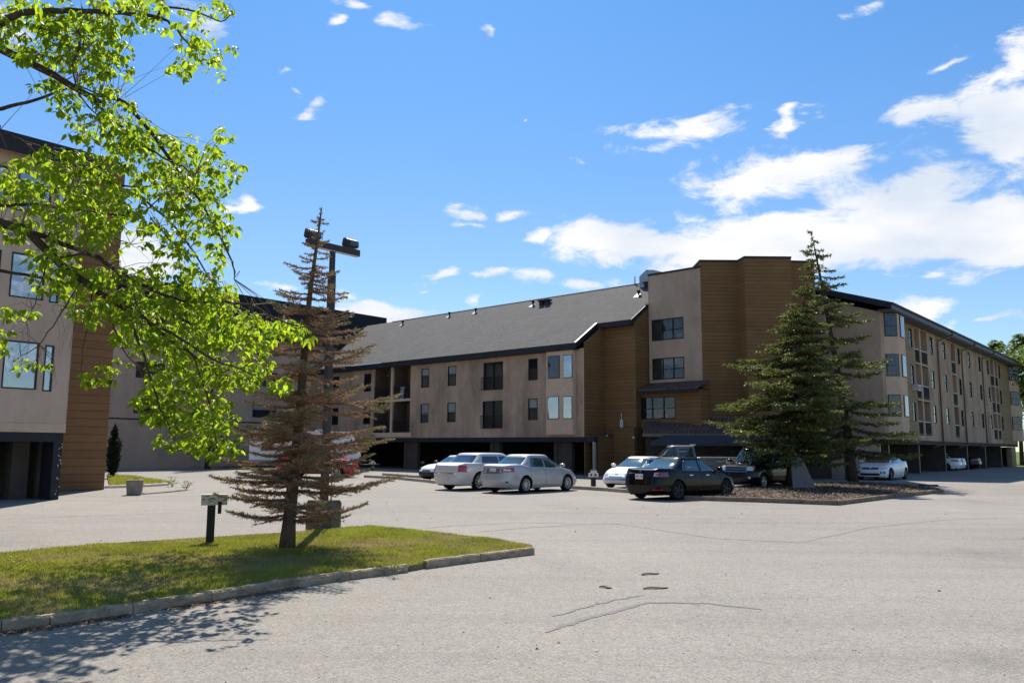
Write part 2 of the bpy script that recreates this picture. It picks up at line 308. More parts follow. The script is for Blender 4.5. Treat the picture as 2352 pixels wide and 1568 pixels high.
# ------------------------------------------------------------------ ground
def asphalt_extra(t, b, co, cs):
    big = rng(t, nz(t, co, .10, 5, .6, (1, 1, 1)), .35, .65, .90, 1.07)
    mid = rng(t, nz(t, co, .9, 6, .7, (1, .45, 1)), .3, .7, .965, 1.03)
    v1 = t.nodes.new('ShaderNodeTexVoronoi'); t.links.new(co, v1.inputs['Vector']); v1.inputs['Scale'].default_value = 70
    wn = t.nodes.new('ShaderNodeSeparateColor'); t.links.new(v1.outputs['Color'], wn.inputs[0])
    st = rng(t, wn.outputs[0], 0, 1, .70, 1.28)                                   # each stone chip its own grey
    v2 = t.nodes.new('ShaderNodeTexVoronoi'); t.links.new(co, v2.inputs['Vector']); v2.inputs['Scale'].default_value = 15
    w2 = t.nodes.new('ShaderNodeSeparateColor'); t.links.new(v2.outputs['Color'], w2.inputs[0])
    st2 = rng(t, w2.outputs[0], 0, 1, .965, 1.035)
    sp = mth(t, 'MULTIPLY', mth(t, 'GREATER_THAN', nz(t, co, 9, 2, .5), .735), .55)      # rare dark pits
    k = mth(t, 'MULTIPLY', mth(t, 'MULTIPLY', big, mid), mth(t, 'MULTIPLY', st, st2))
    k = mth(t, 'MULTIPLY', k, mth(t, 'SUBTRACT', 1.0, sp))
    patch = rng(t, nz(t, co, .23, 6, .75, (1, .5, 1)), .54, .70, 0, .20)          # dull oily patches
    k = mth(t, 'MULTIPLY', k, mth(t, 'SUBTRACT', 1.0, patch))
    trk = rng(t, nz(t, co, .5, 4, .6, (.12, 2.2, 1)), .5, .68, 0, .10)            # faint tyre-worn bands
    k = mth(t, 'MULTIPLY', k, mth(t, 'SUBTRACT', 1.0, trk))
    v = t.nodes.new('ShaderNodeVectorMath'); v.operation = 'SCALE'; t.links.new(k, v.inputs['Scale'])
    warm = mixc(t, rng(t, w2.outputs[1], .2, 1), (.268, .241, .208), (.248, .227, .203)); t.links.new(warm, v.inputs[0])
    t.links.new(v.outputs[0], b.inputs['Base Color'])
    bp = t.nodes.new('ShaderNodeBump'); bp.inputs['Strength'].default_value = .22; bp.inputs['Distance'].default_value = .005
    t.links.new(mth(t, 'ADD', wn.outputs[0], mth(t, 'MULTIPLY', nz(t, co, 3, 3), .15)), bp.inputs['Height']); t.links.new(bp.outputs[0], b.inputs['Normal'])
ASPH = mat('weathered asphalt', (.27, .255, .235), .92, .2, extra=asphalt_extra)
def lawn_extra(t, b, co, cs):
    c = mixc(t, rng(t, nz(t, co, 1.1, 5, .7), .42, .62), (.17, .19, .055), (.31, .25, .14)); c = mixc(t, rng(t, nz(t, co, 30, 3), .4, .7), c, (.07, .06, .03))
    t.links.new(c, b.inputs['Base Color'])
SOIL = mat('lawn soil', (.1, .1, .05), .95, .1, bump=(25, .8, .03), extra=lawn_extra)
FIELD = mat('far field', (.09, .13, .03), .95, .1, noise=(.05, .3))
g = MB(); g.quad((-900, -300, -.03), (900, -300, -.03), (900, 1500, -.03), (-900, 1500, -.03)); tag(g.build('ground', FIELD), kind='structure')
g = MB(); g.quad((-75, -25, 0), (66, -25, 0), (66, 92, 0), (-75, 92, 0)); tag(g.build('parking_lot', ASPH), kind='structure')

# tar-sealed cracks and faint joints, as thin strips on the asphalt
TAR = mat('tar seal', (.205, .198, .188), .95, .05, noise=(7, .12)); CRACK = mat('crack line', (.232, .212, .182), .9, .2, noise=(9, .3))
def strip(name, pts, w, m, z=.004, wob=.012, seg=14):
    if name == 'crack': w *= .6
    P = [G(*p) for p in pts]; Q = []
    for a, b_ in zip(P[:-1], P[1:]):
        for k in range(seg): Q.append(a.lerp(b_, k / seg))
    Q.append(P[-1]); vs = []; ph = random.random() * 9
    for i, q in enumerate(Q):
        d = (Q[min(i+1, len(Q)-1)] - Q[max(i-1, 0)]).normalized(); nrm = Vector((-d.y, d.x, 0))
        q = q + nrm * (sin(i*.7+ph) + random.uniform(-1, 1)) * wob; ww = w * random.uniform(.45, 1.15) * (min(1, .2 + min(i, len(Q)-1-i) / 6))
        vs += [(q.x + nrm.x*ww/2, q.y + nrm.y*ww/2, z), (q.x - nrm.x*ww/2, q.y - nrm.y*ww/2, z)]
    b = MB(); b.add(vs, [(2*i, 2*i+1, 2*i+3, 2*i+2) for i in range(len(Q)-1)]); return tag(b.build(name, m), kind='structure')
strip('tar_seam', [(1250, 1452), (1330, 1425), (1490, 1383), (1620, 1385), (1750, 1399)], .09, TAR)
strip('tar_seam', [(1270, 1416), (1340, 1395), (1410, 1378), (1480, 1366)], .045, TAR)
strip('crack', [(1090, 1222), (1180, 1214), (1330, 1204), (1420, 1203), (1520, 1218), (1650, 1237), (1910, 1249)], .10, CRACK)
strip('crack', [(960, 1214), (1060, 1206), (1200, 1200), (1330, 1203)], .07, CRACK)
strip('crack', [(1840, 1246), (1990, 1212), (2160, 1194), (2340, 1188)], .08, CRACK)
strip('crack', [(0, 1192), (150, 1186), (330, 1180), (440, 1177)], .08, CRACK)
strip('crack', [(150, 1140), (280, 1142), (400, 1142), (470, 1140)], .06, CRACK)

# ------------------------------------------------------------------ kerbs and beds
def kerb(name, pts, w, h, label, seglen=1.5, m=None, z0=-.02, side=1, close=False):
    """precast kerb pieces in a row, slightly out of line; one thing with each piece a part"""
    root = empty(name, pts[0]); root.location = (0, 0, 0); root.rotation_euler = (0, 0, 0)
    for a, b_ in zip(pts[:-1], pts[1:]):
        a = Vector(a); b_ = Vector(b_); L = (b_ - a).length; n = max(1, round(L / seglen)); d = (b_ - a).normalized(); nr = Vector((-d.y, d.x, 0)) * side
        for k in range(n):
            s = a + d * (L * k / n + .003); e = a + d * (L * (k+1) / n - .003); j = random.uniform(-.008, .008); j2 = j + random.uniform(-.006, .006); hh = h * random.uniform(.95, 1.02)
            bmb = MB(); N = 7; rows = []
            for i in range(N + 1):
                c = s.lerp(e, i / N); o_ = nr * (j + (j2 - j) * i / N - .05); ch = .018 + random.uniform(-.006, .010); dz = random.uniform(-.006, .006)
                rows.append([c + o_ + Vector((0,0,z0)), c + o_ + Vector((0,0,hh-ch+dz)), c + o_ + nr*ch + Vector((0,0,hh+dz)), c + o_ + nr*(w-ch) + Vector((0,0,hh+dz)), c + o_ + nr*w + Vector((0,0,hh-ch+dz)), c + o_ + nr*w + Vector((0,0,z0))])
            vs = [p for r_ in rows for p in r_]; fs = [(i*6+q, (i+1)*6+q, (i+1)*6+q+1, i*6+q+1) for i in range(N) for q in range(5)]
            fs += [tuple(range(6))[::-1], tuple(range(N*6, N*6+6))]
            bmb.add(vs, fs); bmb.build('kerb_stone', m or KERBM, root, recalc=True)
    return tag(root, label, 'kerb')
def bed(name, poly, z, m, kind='structure', zb=-.02):
    b = MB(); b.prism([(p.x, p.y) for p in poly], zb, z); return tag(b.build(name, m), kind=kind)
# main grass island, front left
ISL_F = [G(-170, 1470), G(0, 1450), G(110, 1436), G(300, 1408), G(480, 1380), G(640, 1353), G(800, 1330), G(932, 1313)]
ISL_F2 = [G(975, 1305), G(1100, 1288), G(1222, 1272)]
ISL_B = [G(1222, 1262), G(1120, 1246), G(1000, 1232), G(900, 1222), G(850, 1217), G(700, 1229), G(450, 1246), G(205, 1262), G(0, 1283), G(-200, 1304)]
bed('grass_island', ISL_F + ISL_F2 + ISL_B, .075, SOIL)
kerb('concrete_kerb', ISL_F, .10, .11, 'long weathered concrete kerb along the near edge of the grass island', 2.1)
kerb('concrete_kerb', ISL_F2, .10, .12, 'short pale concrete kerb at the pointed right tip of the grass island', 2.1)
kerb('timber_edging', ISL_B, .05, .085, 'thin brown timber edging behind the grass island', 2.4, mat('edge timber', (.16, .09, .04), .9, .1, noise=(6, .3)), side=-1)
# right island with mulch
def mulch_extra(t, b, co, cs):
    v = t.nodes.new('ShaderNodeTexVoronoi'); v.inputs['Scale'].default_value = 9; t.links.new(co, v.inputs['Vector'])
    s = t.nodes.new('ShaderNodeSeparateColor'); t.links.new(v.outputs['Color'], s.inputs[0])
    c = mixc(t, s.outputs[0], (.045, .032, .024), (.15, .10, .075)); t.links.new(c, b.inputs['Base Color'])
    bp = t.nodes.new('ShaderNodeBump'); bp.inputs['Distance'].default_value = .06; t.links.new(s.outputs[1], bp.inputs['Height']); t.links.new(bp.outputs[0], b.inputs['Normal'])
MULCH = mat('bark mulch', (.1, .07, .05), .95, .1, extra=mulch_extra)
RI_F = [G(1553, 1140), G(1575, 1148), G(1740, 1153), G(1922, 1160), G(2000, 1150), G(2080, 1140), G(2165, 1131)]
RI_B = [G(2160, 1127), G(2105, 1119), G(2010, 1113), G(1900, 1112), G(1790, 1115), G(1700, 1122), G(1640, 1130), G(1560, 1137)]
bed('planting_bed', RI_F + RI_B, .10, MULCH)
kerb('concrete_kerb', RI_F, .14, .15, 'concrete kerb around the near side of the mulched tree island', 2.4, mat('kerb brown', (.22,.165,.12), .95, .1, noise=(4,.35), bump=(25,.8,.02)))
kerb('concrete_kerb', RI_B[2:7], .14, .15, 'low kerb behind the mulched tree island next to the dark cars', 2.0)
# small lawn by the left building, and bed behind it
LI = [G(252, 1119), G(385, 1113), G(392, 1110), G(360, 1104), G(300, 1095), G(245, 1091)]
bed('small_lawn', LI, .07, SOIL)
kerb('painted_kerb', [G(236, 1121), G(318, 1118.5), G(386, 1114.5)], .12, .11, 'straight kerb edging the small lawn behind the concrete block', 1.6, mat('kerb painted', (.62, .56, .48), .8, .2, noise=(4, .15)), side=1)
kerb('sunken_kerb', [G(330, 1135), G(380, 1131), G(428, 1126)], .16, .05, 'sunken weedy kerb stub right of the concrete block', 1.5, CONC_D)
BB = [G(350, 1071), G(470, 1075), G(640, 1082), G(640, 1074), G(345, 1066)]
bed('back_bed', BB, .10, MULCH)
kerb('concrete_kerb', [G(350, 1071), G(470, 1075), G(640, 1082)], .14, .14, 'far kerb in front of the rear stucco wall', 2.0)
# parking kerbs between the two rows of cars
k = 0
KST = ['weathered parking kerb left of the silver sedans, first from the left', 'parking kerb left of the silver sedans, second from the left', 'parking kerb ending at the white car with the black bumper',
       'parking kerb just right of the silver compact sedan', 'parking kerb under the nose of the white two-door', 'back row parking kerb, left piece, far side of the silver sedans', 'back row parking kerb, right piece, far side of the silver sedans']
for (a, b_) in [((838,1096),(912,1100)), ((917,1101),(988,1108)), ((990,1109),(1040,1113)), ((1312,1122),(1396,1127.5)), ((1398,1128),(1462,1133)), ((880,1091),(935,1095)), ((938,1095.5),(1003,1100))]:
    P0, P1 = G(*a), G(*b_); d = (P1 - P0); L = d.length; o = MB()
    for i in range(6):
        x0 = L*i/6; 
    o.prism_x([(-.08, 0), (.08, 0), (.065, .13), (.03, .15), (-.03, .15), (-.065, .13)], 0, L)
    ob = o.build('parking_kerb', CONC, recalc=True); ob.location = P0; ob.rotation_euler = (0, 0, atan2(d.y, d.x))
    tag(ob, KST[k], 'kerb', 'parking kerbs between the car rows'); k += 1

# ------------------------------------------------------------------ building kit (local: +x along the front, +y into the building)
def facade(parent, name, m, x0, x1, z0, z1, holes, y=0.0):
    """front sheet with holes and their reveals; holes: (x0,x1,z0,z1,depth)"""
    xs = sorted({x0, x1, *[h[0] for h in holes], *[h[1] for h in holes]}); zs = sorted({z0, z1, *[h[2] for h in holes], *[h[3] for h in holes]})
    b = MB()
    for xa, xb in zip(xs[:-1], xs[1:]):
        run = None
        for za, zb in zip(zs[:-1], zs[1:]):
            cx, cz = (xa+xb)/2, (za+zb)/2
            if any(h[0] < cx < h[1] and h[2] < cz < h[3] for h in holes):
                if run: b.quad((xa,y,run[0]), (xb,y,run[0]), (xb,y,run[1]), (xa,y,run[1])); run = None
            else: run = (run[0], zb) if run else (za, zb)
        if run: b.quad((xa,y,run[0]), (xb,y,run[0]), (xb,y,run[1]), (xa,y,run[1]))
    for (a, c, e, f, d) in holes:
        b.quad((a,y,e), (a,y,f), (a,y+d,f), (a,y+d,e)); b.quad((c,y,f), (c,y,e), (c,y+d,e), (c,y+d,f))
        b.quad((a,y,f), (c,y,f), (c,y+d,f), (a,y+d,f)); b.quad((c,y,e), (a,y,e), (a,y+d,e), (c,y+d,e))
        b.quad((a,y+d,e), (c,y+d,e), (c,y+d,f), (a,y+d,f))
    return b.build(name, m, parent)
def window(parent, x0, x1, z0, z1, y=0.0, depth=.12, cols=1, rows=1, split=.52, blind=0.0, g=None, fw=.05, curtain=None, ang=0, org=None, proud=.0):
    """window = frame mesh, with pane and blind as children; blind: share of the height covered from the top"""
    f = MB(); ya, yb = y - .012 - proud, y + depth * .55
    f.box(x0, x0+fw, ya, yb, z0, z1); f.box(x1-fw, x1, ya, yb, z0, z1); f.box(x0+fw, x1-fw, ya, yb, z0, z0+fw); f.box(x0+fw, x1-fw, ya, yb, z1-fw, z1)
    for c in range(1, cols):
        xc = x0 + (x1-x0)*c/cols; f.box(xc-.03, xc+.03, ya+.01, yb-.004, z0+fw, z1-fw)
    if rows == 2:
        zc = z0 + (z1-z0)*split; f.box(x0+fw, x1-fw, ya+.014, yb-.002, zc-.025, zc+.025)
    fr = f.build('window', FRAME, parent)
    p = MB(); p.box(x0+fw*.6, x1-fw*.6, y+depth*.35, y+depth*.38, z0+fw*.6, z1-fw*.6); p.build('pane', g or GLASS, fr)
    c = MB(); c.box(x0+.01, x1-.01, y+depth-.02, y+depth-.008, z0+.01, z1-.01); c.build('curtain', curtain or random.choice([CURTAIN, CURTAIN, CURTAIN2, CURTAIN3]), fr)
    if blind:
        bl = MB(); bl.box(x0+fw, x1-fw, y+depth*.55, y+depth*.62, z1-(z1-z0)*blind, z1-fw); bl.build('blind', BLIND, fr)
    return fr
def railing(parent, x0, x1, z0, h=1.0, y=-.02, n=None, top=None):
    b = MB(); b.box(x0, x1, y, y+.04, z0+h-.05, z0+h); b.box(x0, x1, y+.003, y+.037, z0+.08, z0+.12)
    n = n or int((x1-x0)/.095)
    for i in range(n+1):
        x = x0 + .01 + (x1-x0-.02)*i/n; b.box(x-.009, x+.009, y+.01, y+.03, z0+.10, z0+h-.04)
    o = b.build('railing', RAIL, parent)
    if top: t = MB(); t.box(x0, x1, y-.01, y+.05, z0+h+.002, z0+h+.05); t.build('handrail', LTRIM, o)
    return o

# ================================================================== centre wing
cw = empty('apartment_wing', (4.56, 52.9, 0), 133)
tag(cw, 'two storey stucco apartment wing with long grey shingle roof above open carports', 'building')
R1, R2 = (6.23, 7.71), (3.55, 5.0)
wx = [(-27.4,-26.5), (-23.0,-22.05), (-15.78,-14.85), (-12.76,-11.86), (-4.70,-3.85)]
holes = [(a, b_, r[0], r[1], .12) for a, b_ in wx for r in (R1, R2)] + [(-33.0, -32.1, r[0], r[1], .12) for r in (R1, R2)]
holes += [(-9.0, -7.08, 5.74, 7.72, .25), (-9.05, -7.10, 3.04, 4.98, .25)]
LOG = [(-21.65,-19.45,5.48,8.04), (-19.2,-17.06,5.48,8.04), (-21.65,-19.45,2.84,5.28), (-19.2,-17.06,2.84,5.28)]
holes += [(a, b_, c, d, 1.5) for a, b_, c, d in LOG]
facade(cw, 'wall', STUCCO, -35, 0, 2.42, 8.1, holes)
bl = iter([.45,.3,0,.3,.35,.55,.38,.5,.0,.42,.3,.3])
for a, b_ in wx + [(-33.0, -32.1)]:
    for r in (R1, R2): window(cw, a+.004, b_-.004, r[0]+.004, r[1]-.004, 0, .12, 1, 2, .5, next(bl))
for i, (z0, z1) in enumerate([(5.74, 7.72), (3.04, 4.98)]):
    w_ = window(cw, -9.0+.004+(-.05 if i else 0), -7.09, z0+.004, z1-.004, 0, .25, 2, 1, .5, 0)
    railing(cw, -9.12, -6.96, z0 - .06, .98, -.16, 20)
for i, (a, b_, z0, z1) in enumerate(LOG):
    railing(cw, a+.01, b_-.01, z0+.02, .98, .03)
    ln = MB(); e = .006
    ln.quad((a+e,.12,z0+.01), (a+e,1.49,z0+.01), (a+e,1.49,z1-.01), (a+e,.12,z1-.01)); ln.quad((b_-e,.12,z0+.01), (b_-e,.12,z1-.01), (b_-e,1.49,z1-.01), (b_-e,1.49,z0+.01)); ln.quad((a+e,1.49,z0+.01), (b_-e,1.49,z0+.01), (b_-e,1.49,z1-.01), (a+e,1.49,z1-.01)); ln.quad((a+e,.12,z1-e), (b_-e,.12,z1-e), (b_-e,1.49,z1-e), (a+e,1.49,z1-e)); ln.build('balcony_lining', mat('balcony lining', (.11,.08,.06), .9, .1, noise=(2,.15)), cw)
    d = MB(); d.box(a+.35, b_-.45, 1.44, 1.47, z0+.05, z0+2.05); dd = d.build('balcony_door', FRAME, cw); p = MB(); p.box(a+.43, b_-.53, 1.425, 1.435, z0+.15, z0+1.95); p.build('pane', GLASS, dd)
b = MB(); b.box(-19.43, -19.22, -.05, .0, 2.84, 8.04); b.box(-21.85, -16.85, -.06, .0, 5.285, 5.475); b.box(-21.9, -16.85, -.05, 0, 2.50, 2.835); b.build('balcony_trim', STUCCO3, cw)
# end return, stepped siding walls beside the tower
b = MB(); b.box(-.0, .06, .004, 2.2, 2.42, 8.1); b.build('corner_board', STUCCO3, cw)
b = MB()
def zroof(y): return 8.42 + .665 * (y + .5)
poly = [(.02, 0), (2.25, 0), (2.25, zroof(2.2)-.3), (.02, zroof(.0)-.3)]
b.prism_x(poly, .062, .12)
b.box(.12, 2.55, 2.2, 2.4, 0, zroof(2.2)-.32)
b.prism_x([(2.4, 0), (3.9, 0), (3.9, zroof(3.8)-.3), (2.4, zroof(2.4)-.32)], 2.45, 2.55)
b.build('siding', SIDING, cw, recalc=True)
b = MB(); b.box(-2.82, -.57, -.34, -.004, 2.57, 8.0); bay = b.build('bay', STUCCO3, cw)
for (a, b_, z0, z1, bb) in [(-2.66,-1.64,6.22,7.72,0), (-1.34,-.58,6.2,7.70,0), (-2.68,-1.70,3.57,5.05,.98), (-1.35,-.60,3.57,5.02,.98)]:
    f = MB(); f.box(a, b_, -.36, -.343, z0, z1); fr = f.build('window', FRAME, cw)
    c = MB(); c.box(a+.05, b_-.05, -.366, -.362, z0+.05, z1-.05); c.build('curtain', BLIND if bb else CURTAIN, fr)
    p = MB(); p.box(a+.04, b_-.04, -.38, -.372, z0+.04, z1-.04); p.build('pane', GLASS_B if (a > -2 or bb) else GLASS, fr)
for z0, z1 in ((6.1, 7.72), (3.45, 5.05)):
    f = MB(); f.box(-2.86, -2.822, -.32, -.03, z0, z1); f.build('side_window', FRAME, cw)
# roof
b = MB(); yr, zr = 7.0, zroof(7.0)
e0 = (-36.5, -.5); 
b.add([(-27.3,-.5,8.42), (.0-.25,-.5,8.42), (-.25,1.75,zroof(1.75)), (2.5,1.75,zroof(1.75)), (2.5,3.68,zroof(3.68)), (2.62,3.68,zroof(3.68)), (2.62,yr,zr), (-28.2,yr,zr)], [tuple(range(8))])
b.add([(-36,-.5,8.42), (-27.3,-.5,8.42), (-28.2,yr,zr), (-36,yr,zr)], [(0,1,2,3)])
b.add([(-36,yr,zr), (2.62,yr,zr), (2.62,15,8.4), (-36,15,8.4)], [(0,1,2,3)])
b.build('roof', SHINGLE, cw)
b = MB(); b.box(-36, -.25, -.52, -.45, 8.02, 8.405); b.box(-36, -.25, -.45, .0, 8.02, 8.06)                       # eave fascia and soffit
def rake(x, ya, yb, w=.06): b.prism_x([(ya, zroof(ya)-.36), (yb, zroof(yb)-.36), (yb, zroof(yb)-.015), (ya, zroof(ya)-.015)], x, x+w)
rake(-.24, -.52, 1.78); rake(2.51, 1.76, 3.68); b.box(-.18, 2.51, 1.70, 1.76, zroof(1.73)-.34, zroof(1.73)-.02)
b.box(-.18, 2.5, 1.76, 2.2, zroof(1.76)-.34, zroof(1.76)-.30)
b.build('fascia', BLACK, cw, recalc=True)
b = MB(); b.prism_x([(-.52, zroof(-.52)+.0), (1.78, zroof(1.78)+.0), (1.78, zroof(1.78)+.035), (-.52, zroof(-.52)+.035)], -.30, -.16); b.build('rake_flashing', LTRIM, cw, recalc=True); b = MB(); b.box(2.5, 2.66, 3.40, 3.68, zroof(3.5)+.0, zroof(3.5)+.14); b.build('step_flashing', LTRIM, cw, recalc=True)
b = MB(); b.prism_x([(yr-.1, zr-.03), (yr, zr+.05), (yr+.1, zr-.03)], -28.2, 2.62); b.build('ridge_cap', SHINGLE, cw, recalc=True)
# roof vents (local x, y)
def vent(x, y, kind='pipe'):
    z = zroof(y); v = MB()
    if kind == 'pipe': v.tube([(x, y, z-.05), (x, y, z+.32)], .07, 8); v.tube([(x, y, z+.22), (x, y, z+.36)], .12, 8)
    else:
        v.box(x-.16, x+.16, y-.16, y+.16, z-.1, z+.22); v.box(x-.24, x+.24, y-.24, y+.24, z+.24, z+.34)
    o = v.build('roof_vent', BLACK, cw); s_ = MB(); s_.prism_x([(y-.28, z-.19+.02), (y+.1, zroof(y+.1)+.02), (y+.1, zroof(y+.1)+.04), (y-.28, z-.19+.04)], x-.24, x+.1)
    if kind == 'pipe': s_.build('flashing', LTRIM, o, recalc=True)
for q in [(-25.6, 6.1), (-19.6, 6.35), (-16.3, 6.3), (-9.6, 6.0), (.9, 5.1)]: vent(*q)
for q in [(-8.6, 5.9), (-8.0, 5.9), (.85, 6.25), (1.55, 6.25)]: vent(*q, 'box')
b = MB(); b.add([(.15,6.3,12.6),(1.55,6.3,12.6),(1.55,7.8,12.9),(.15,7.8,12.9),(.15,6.3,13.75),(.75,6.3,14.15),(1.35,6.3,14.05),(1.6,6.3,13.7),(.15,7.8,13.85),(.75,7.8,14.2),(1.35,7.8,14.1),(1.6,7.8,13.75)], [(0,3,2,1),(0,1,7,6,5,4),(3,8,9,10,11,2),(0,4,8,3),(4,5,9,8),(5,6,10,9),(6,7,11,10),(1,2,11,7)]); ob = b.build('exhaust_hood', mat('galvanised', (.30, .36, .40), .45, .5, metal=.3, noise=(3, .1)), cw, recalc=True)
b = MB(); b.tube([(-.7, 7, zr), (-.7, 7, zr+.6)], .05, 6); b.build('flue_pipe', LTRIM, cw)
# carport below
b = MB(); b.box(-35, .9, .002, .35, 2.1, 2.418); b.build('carport_beam', BLACK, cw)
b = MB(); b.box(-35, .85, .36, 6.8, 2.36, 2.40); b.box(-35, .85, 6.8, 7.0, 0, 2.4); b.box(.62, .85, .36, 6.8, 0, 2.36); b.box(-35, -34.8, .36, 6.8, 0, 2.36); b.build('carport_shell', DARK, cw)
for i, (a, b_) in enumerate([(-2.75,-2.2), (-8.63,-7.75), (-18.1,-16.6), (-26.5,-25.5)]):
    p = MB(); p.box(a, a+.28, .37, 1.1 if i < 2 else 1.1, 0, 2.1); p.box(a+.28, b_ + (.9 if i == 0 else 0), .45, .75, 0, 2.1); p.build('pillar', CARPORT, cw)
b = MB(); b.box(.74, .88, .004, .20, 0, 2.1); b.build('end_post', mat('post paint', (.40,.33,.26), .8, .2, noise=(4,.15)), cw)
b = MB(); b.box(.9, 2.52, 2.02, 2.19, 0, 3.0); b.box(.855, .90, .36, 2.2, 0, 2.415); b.build('lower_siding', SIDING, cw)
# inner back body so nothing is hollow
b = MB(); b.box(-35, 2.4, 7.1, 14.5, 0, 8.4); b.build('rear_wall', STUCCO, cw)

# ================================================================== corner tower
tw = empty('entrance_tower', (4.56, 52.9, 0), 133)
tag(tw, 'tall entrance tower with one stucco face and brown siding corner block', 'building')
TX0, TX1, TY = 2.66, 6.50, 3.7
tw_h = [(2.84, 5.22, 8.65, 10.05, .12), (2.84, 5.22, 6.11, 7.5, .12)]
facade(tw, 'wall', STUCCO2, TX0, TX1, 5.5, 13.02, tw_h, TY)
for (a, c, z0, z1, d) in tw_h: window(tw, a+.004, c-.004, z0+.004, z1-.004, TY, .12, 3, 2, .47, 0, None, .055)
b = MB(); b.box(TX0-.02, TX1, TY+.13, TY+9, 5.5, 13.0); b.box(TX0-.0, TX1-.02, TY+.002, TY+.12, 12.98, 13.015); b.box(TX0-.02, TX0+.02, TY+.004, TY+.12, 5.5, 12.97); b.build('wall_side', STUCCO2, tw)
b = MB(); b.box(TX0-.05, TX1+.02, TY-.06, TY+9.05, 13.022, 13.14); b.build('coping', BLACK, tw)
b = MB(); b.box(TX0-.035, TX0-.0, TY-.035, TY-.002, 5.9, 13.0); b.build('corner_trim', mat('corner trim', (.42,.32,.24), .8, .2, noise=(4,.1)), tw)
# bump-out under the face
BY = 2.75
hl = [(2.55, 5.1, 3.55, 4.95, .12)]
facade(tw, 'bump_out', SIDING, 2.42, TX1+.35, 2.9, 5.3, hl, BY)
window(tw, 2.554, 5.096, 3.554, 4.946, BY, .12, 3, 2, .47, 0, None, .055)
b = MB(); b.box(2.40, 2.56, BY-.03, BY+.9, 2.9, 5.3); b.box(TX1+.35, TX1+.40, BY, TY, 2.9, 5.3); b.build('bump_out_side', SIDING, tw)
b = MB(); b.tube([(2.38, BY-.08, 5.2), (2.38, BY-.08, 3.35)], .045, 8); b.build('downpipe', LTRIM, tw)
b = MB(); b.prism_x([(BY-.45, 5.42), (TY-.003, 5.92), (TY-.003, 5.80), (BY-.45, 5.34)], 2.2, TX1+.45); b.build('ledge_roof', TILE, tw, recalc=True)
b = MB(); b.box(2.22, TX1+.44, BY-.44, BY-.38, 5.14, 5.33); b.box(2.22, TX1+.44, BY-.38, TY-.01, 5.30, 5.34); b.build('ledge_fascia', BLACK, tw)
# brown corner block, square to the view (world aligned part of the plan)
cb = MB()
import bpy as _b
P = lambda X, Y: (Vector((X, Y, 0)))
def w2l(o, X, Y):      # world to the building's local plan
    a = -(radians(90-133)); dx, dy = X-4.56, Y-52.9; return (dx*cos(a)-dy*sin(a), dx*sin(a)+dy*cos(a))
plan = [(11.84,51.17), (14.20,51.17), (14.34,50.10), (17.24,50.13), (17.26,51.17), (19.1,51.3), (21.5,62), (12,62)]
pl = [w2l(tw, *p) for p in plan]
cb.prism(pl, 0, 13.42); cb.build('siding_block', SIDING, tw, recalc=True)
cb = MB(); cen = Vector((sum(p[0] for p in pl)/8, sum(p[1] for p in pl)/8)); cb.prism([tuple(cen + (Vector(p)-cen)*1.012) for p in pl], 13.425, 13.54); cb.build('parapet_cap', BLACK, tw, recalc=True)
# porch roof with clay tiles, fascia, awning, dark lobby
def L2(o, X, Y, z): a = w2l(o, X, Y); return (a[0], a[1], z)
cb = MB()
q = [(8.0, 49.9), (21.0, 48.9), (21.0, 50.9), (10.2, 51.6)]
vs = [L2(tw, 7.95,50.35,2.72), L2(tw, 19.4,47.3,2.72), L2(tw, 19.4,51.0,3.95), L2(tw, 14.3,50.08,3.60), L2(tw, 11.8,51.1,3.62), L2(tw, 8.45,52.6,3.42)]
vb = [(v[0], v[1], v[2]-.12) for v in vs]
cb.add(vs + vb, [(0,1,2,3,4,5), (11,10,9,8,7,6)] + [(i, (i+1) % 6, 6+(i+1) % 6, 6+i) for i in range(6)]); cb.build('porch_roof', TILE, tw, recalc=True)
def wbox(mb, X0, Y0, X1, Y1, t, z0, z1):      # box along a world segment, t thick towards the back
    d = Vector((X1-X0, Y1-Y0)).normalized(); n = Vector((-d.y, d.x))*t
    mb.prism([w2l(tw, X0, Y0), w2l(tw, X1, Y1), w2l(tw, X1+n.x, Y1+n.y), w2l(tw, X0+n.x, Y0+n.y)], z0, z1)
cb = MB(); wbox(cb, 7.9, 50.25, 19.45, 47.2, .08, 2.42, 2.60); cb.build('porch_fascia', mat('fascia tan', (.17,.14,.11), .6, .3, noise=(4,.1)), tw, recalc=True)
cb = MB(); wbox(cb, 8.2, 50.3, 19.3, 47.4, 2.2, 2.36, 2.40); cb.build('porch_soffit', CARPORT, tw, recalc=True)
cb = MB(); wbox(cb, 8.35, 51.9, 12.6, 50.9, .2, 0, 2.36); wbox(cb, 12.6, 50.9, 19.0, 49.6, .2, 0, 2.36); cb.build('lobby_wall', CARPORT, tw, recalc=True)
cb = MB(); wbox(cb, 9.4, 51.55, 10.6, 51.27, .05, 0, 2.15); cb.build('lobby_door', BLACK, tw, recalc=True)
cb = MB(); wbox(cb, 13.3, 50.66, 14.8, 50.36, .05, .05, 2.1); cb.build('entry_door', GLASS, tw, recalc=True)
cb = MB()
for X, Y in [(8.6, 50.3), (12.8, 49.2), (16.2, 48.3), (19.0, 47.6)]: cb = MB(); wbox(cb, X, Y, X+.16, Y-.04, .16, 0, 2.4); cb.build('porch_post', BLACK, tw, recalc=True)
AW = mat('awning canvas', (.062, .068, .080), .85, .1, noise=(2, .1))
aw = MB()
a0, a1 = Vector((9.2, 49.85)), Vector((16.9, 47.75)); dn = (a1-a0).normalized(); nn = Vector((dn.y, -dn.x))
f0, f1 = a0 + nn*1.2 - dn*.75, a1 + nn*1.2 + dn*.5
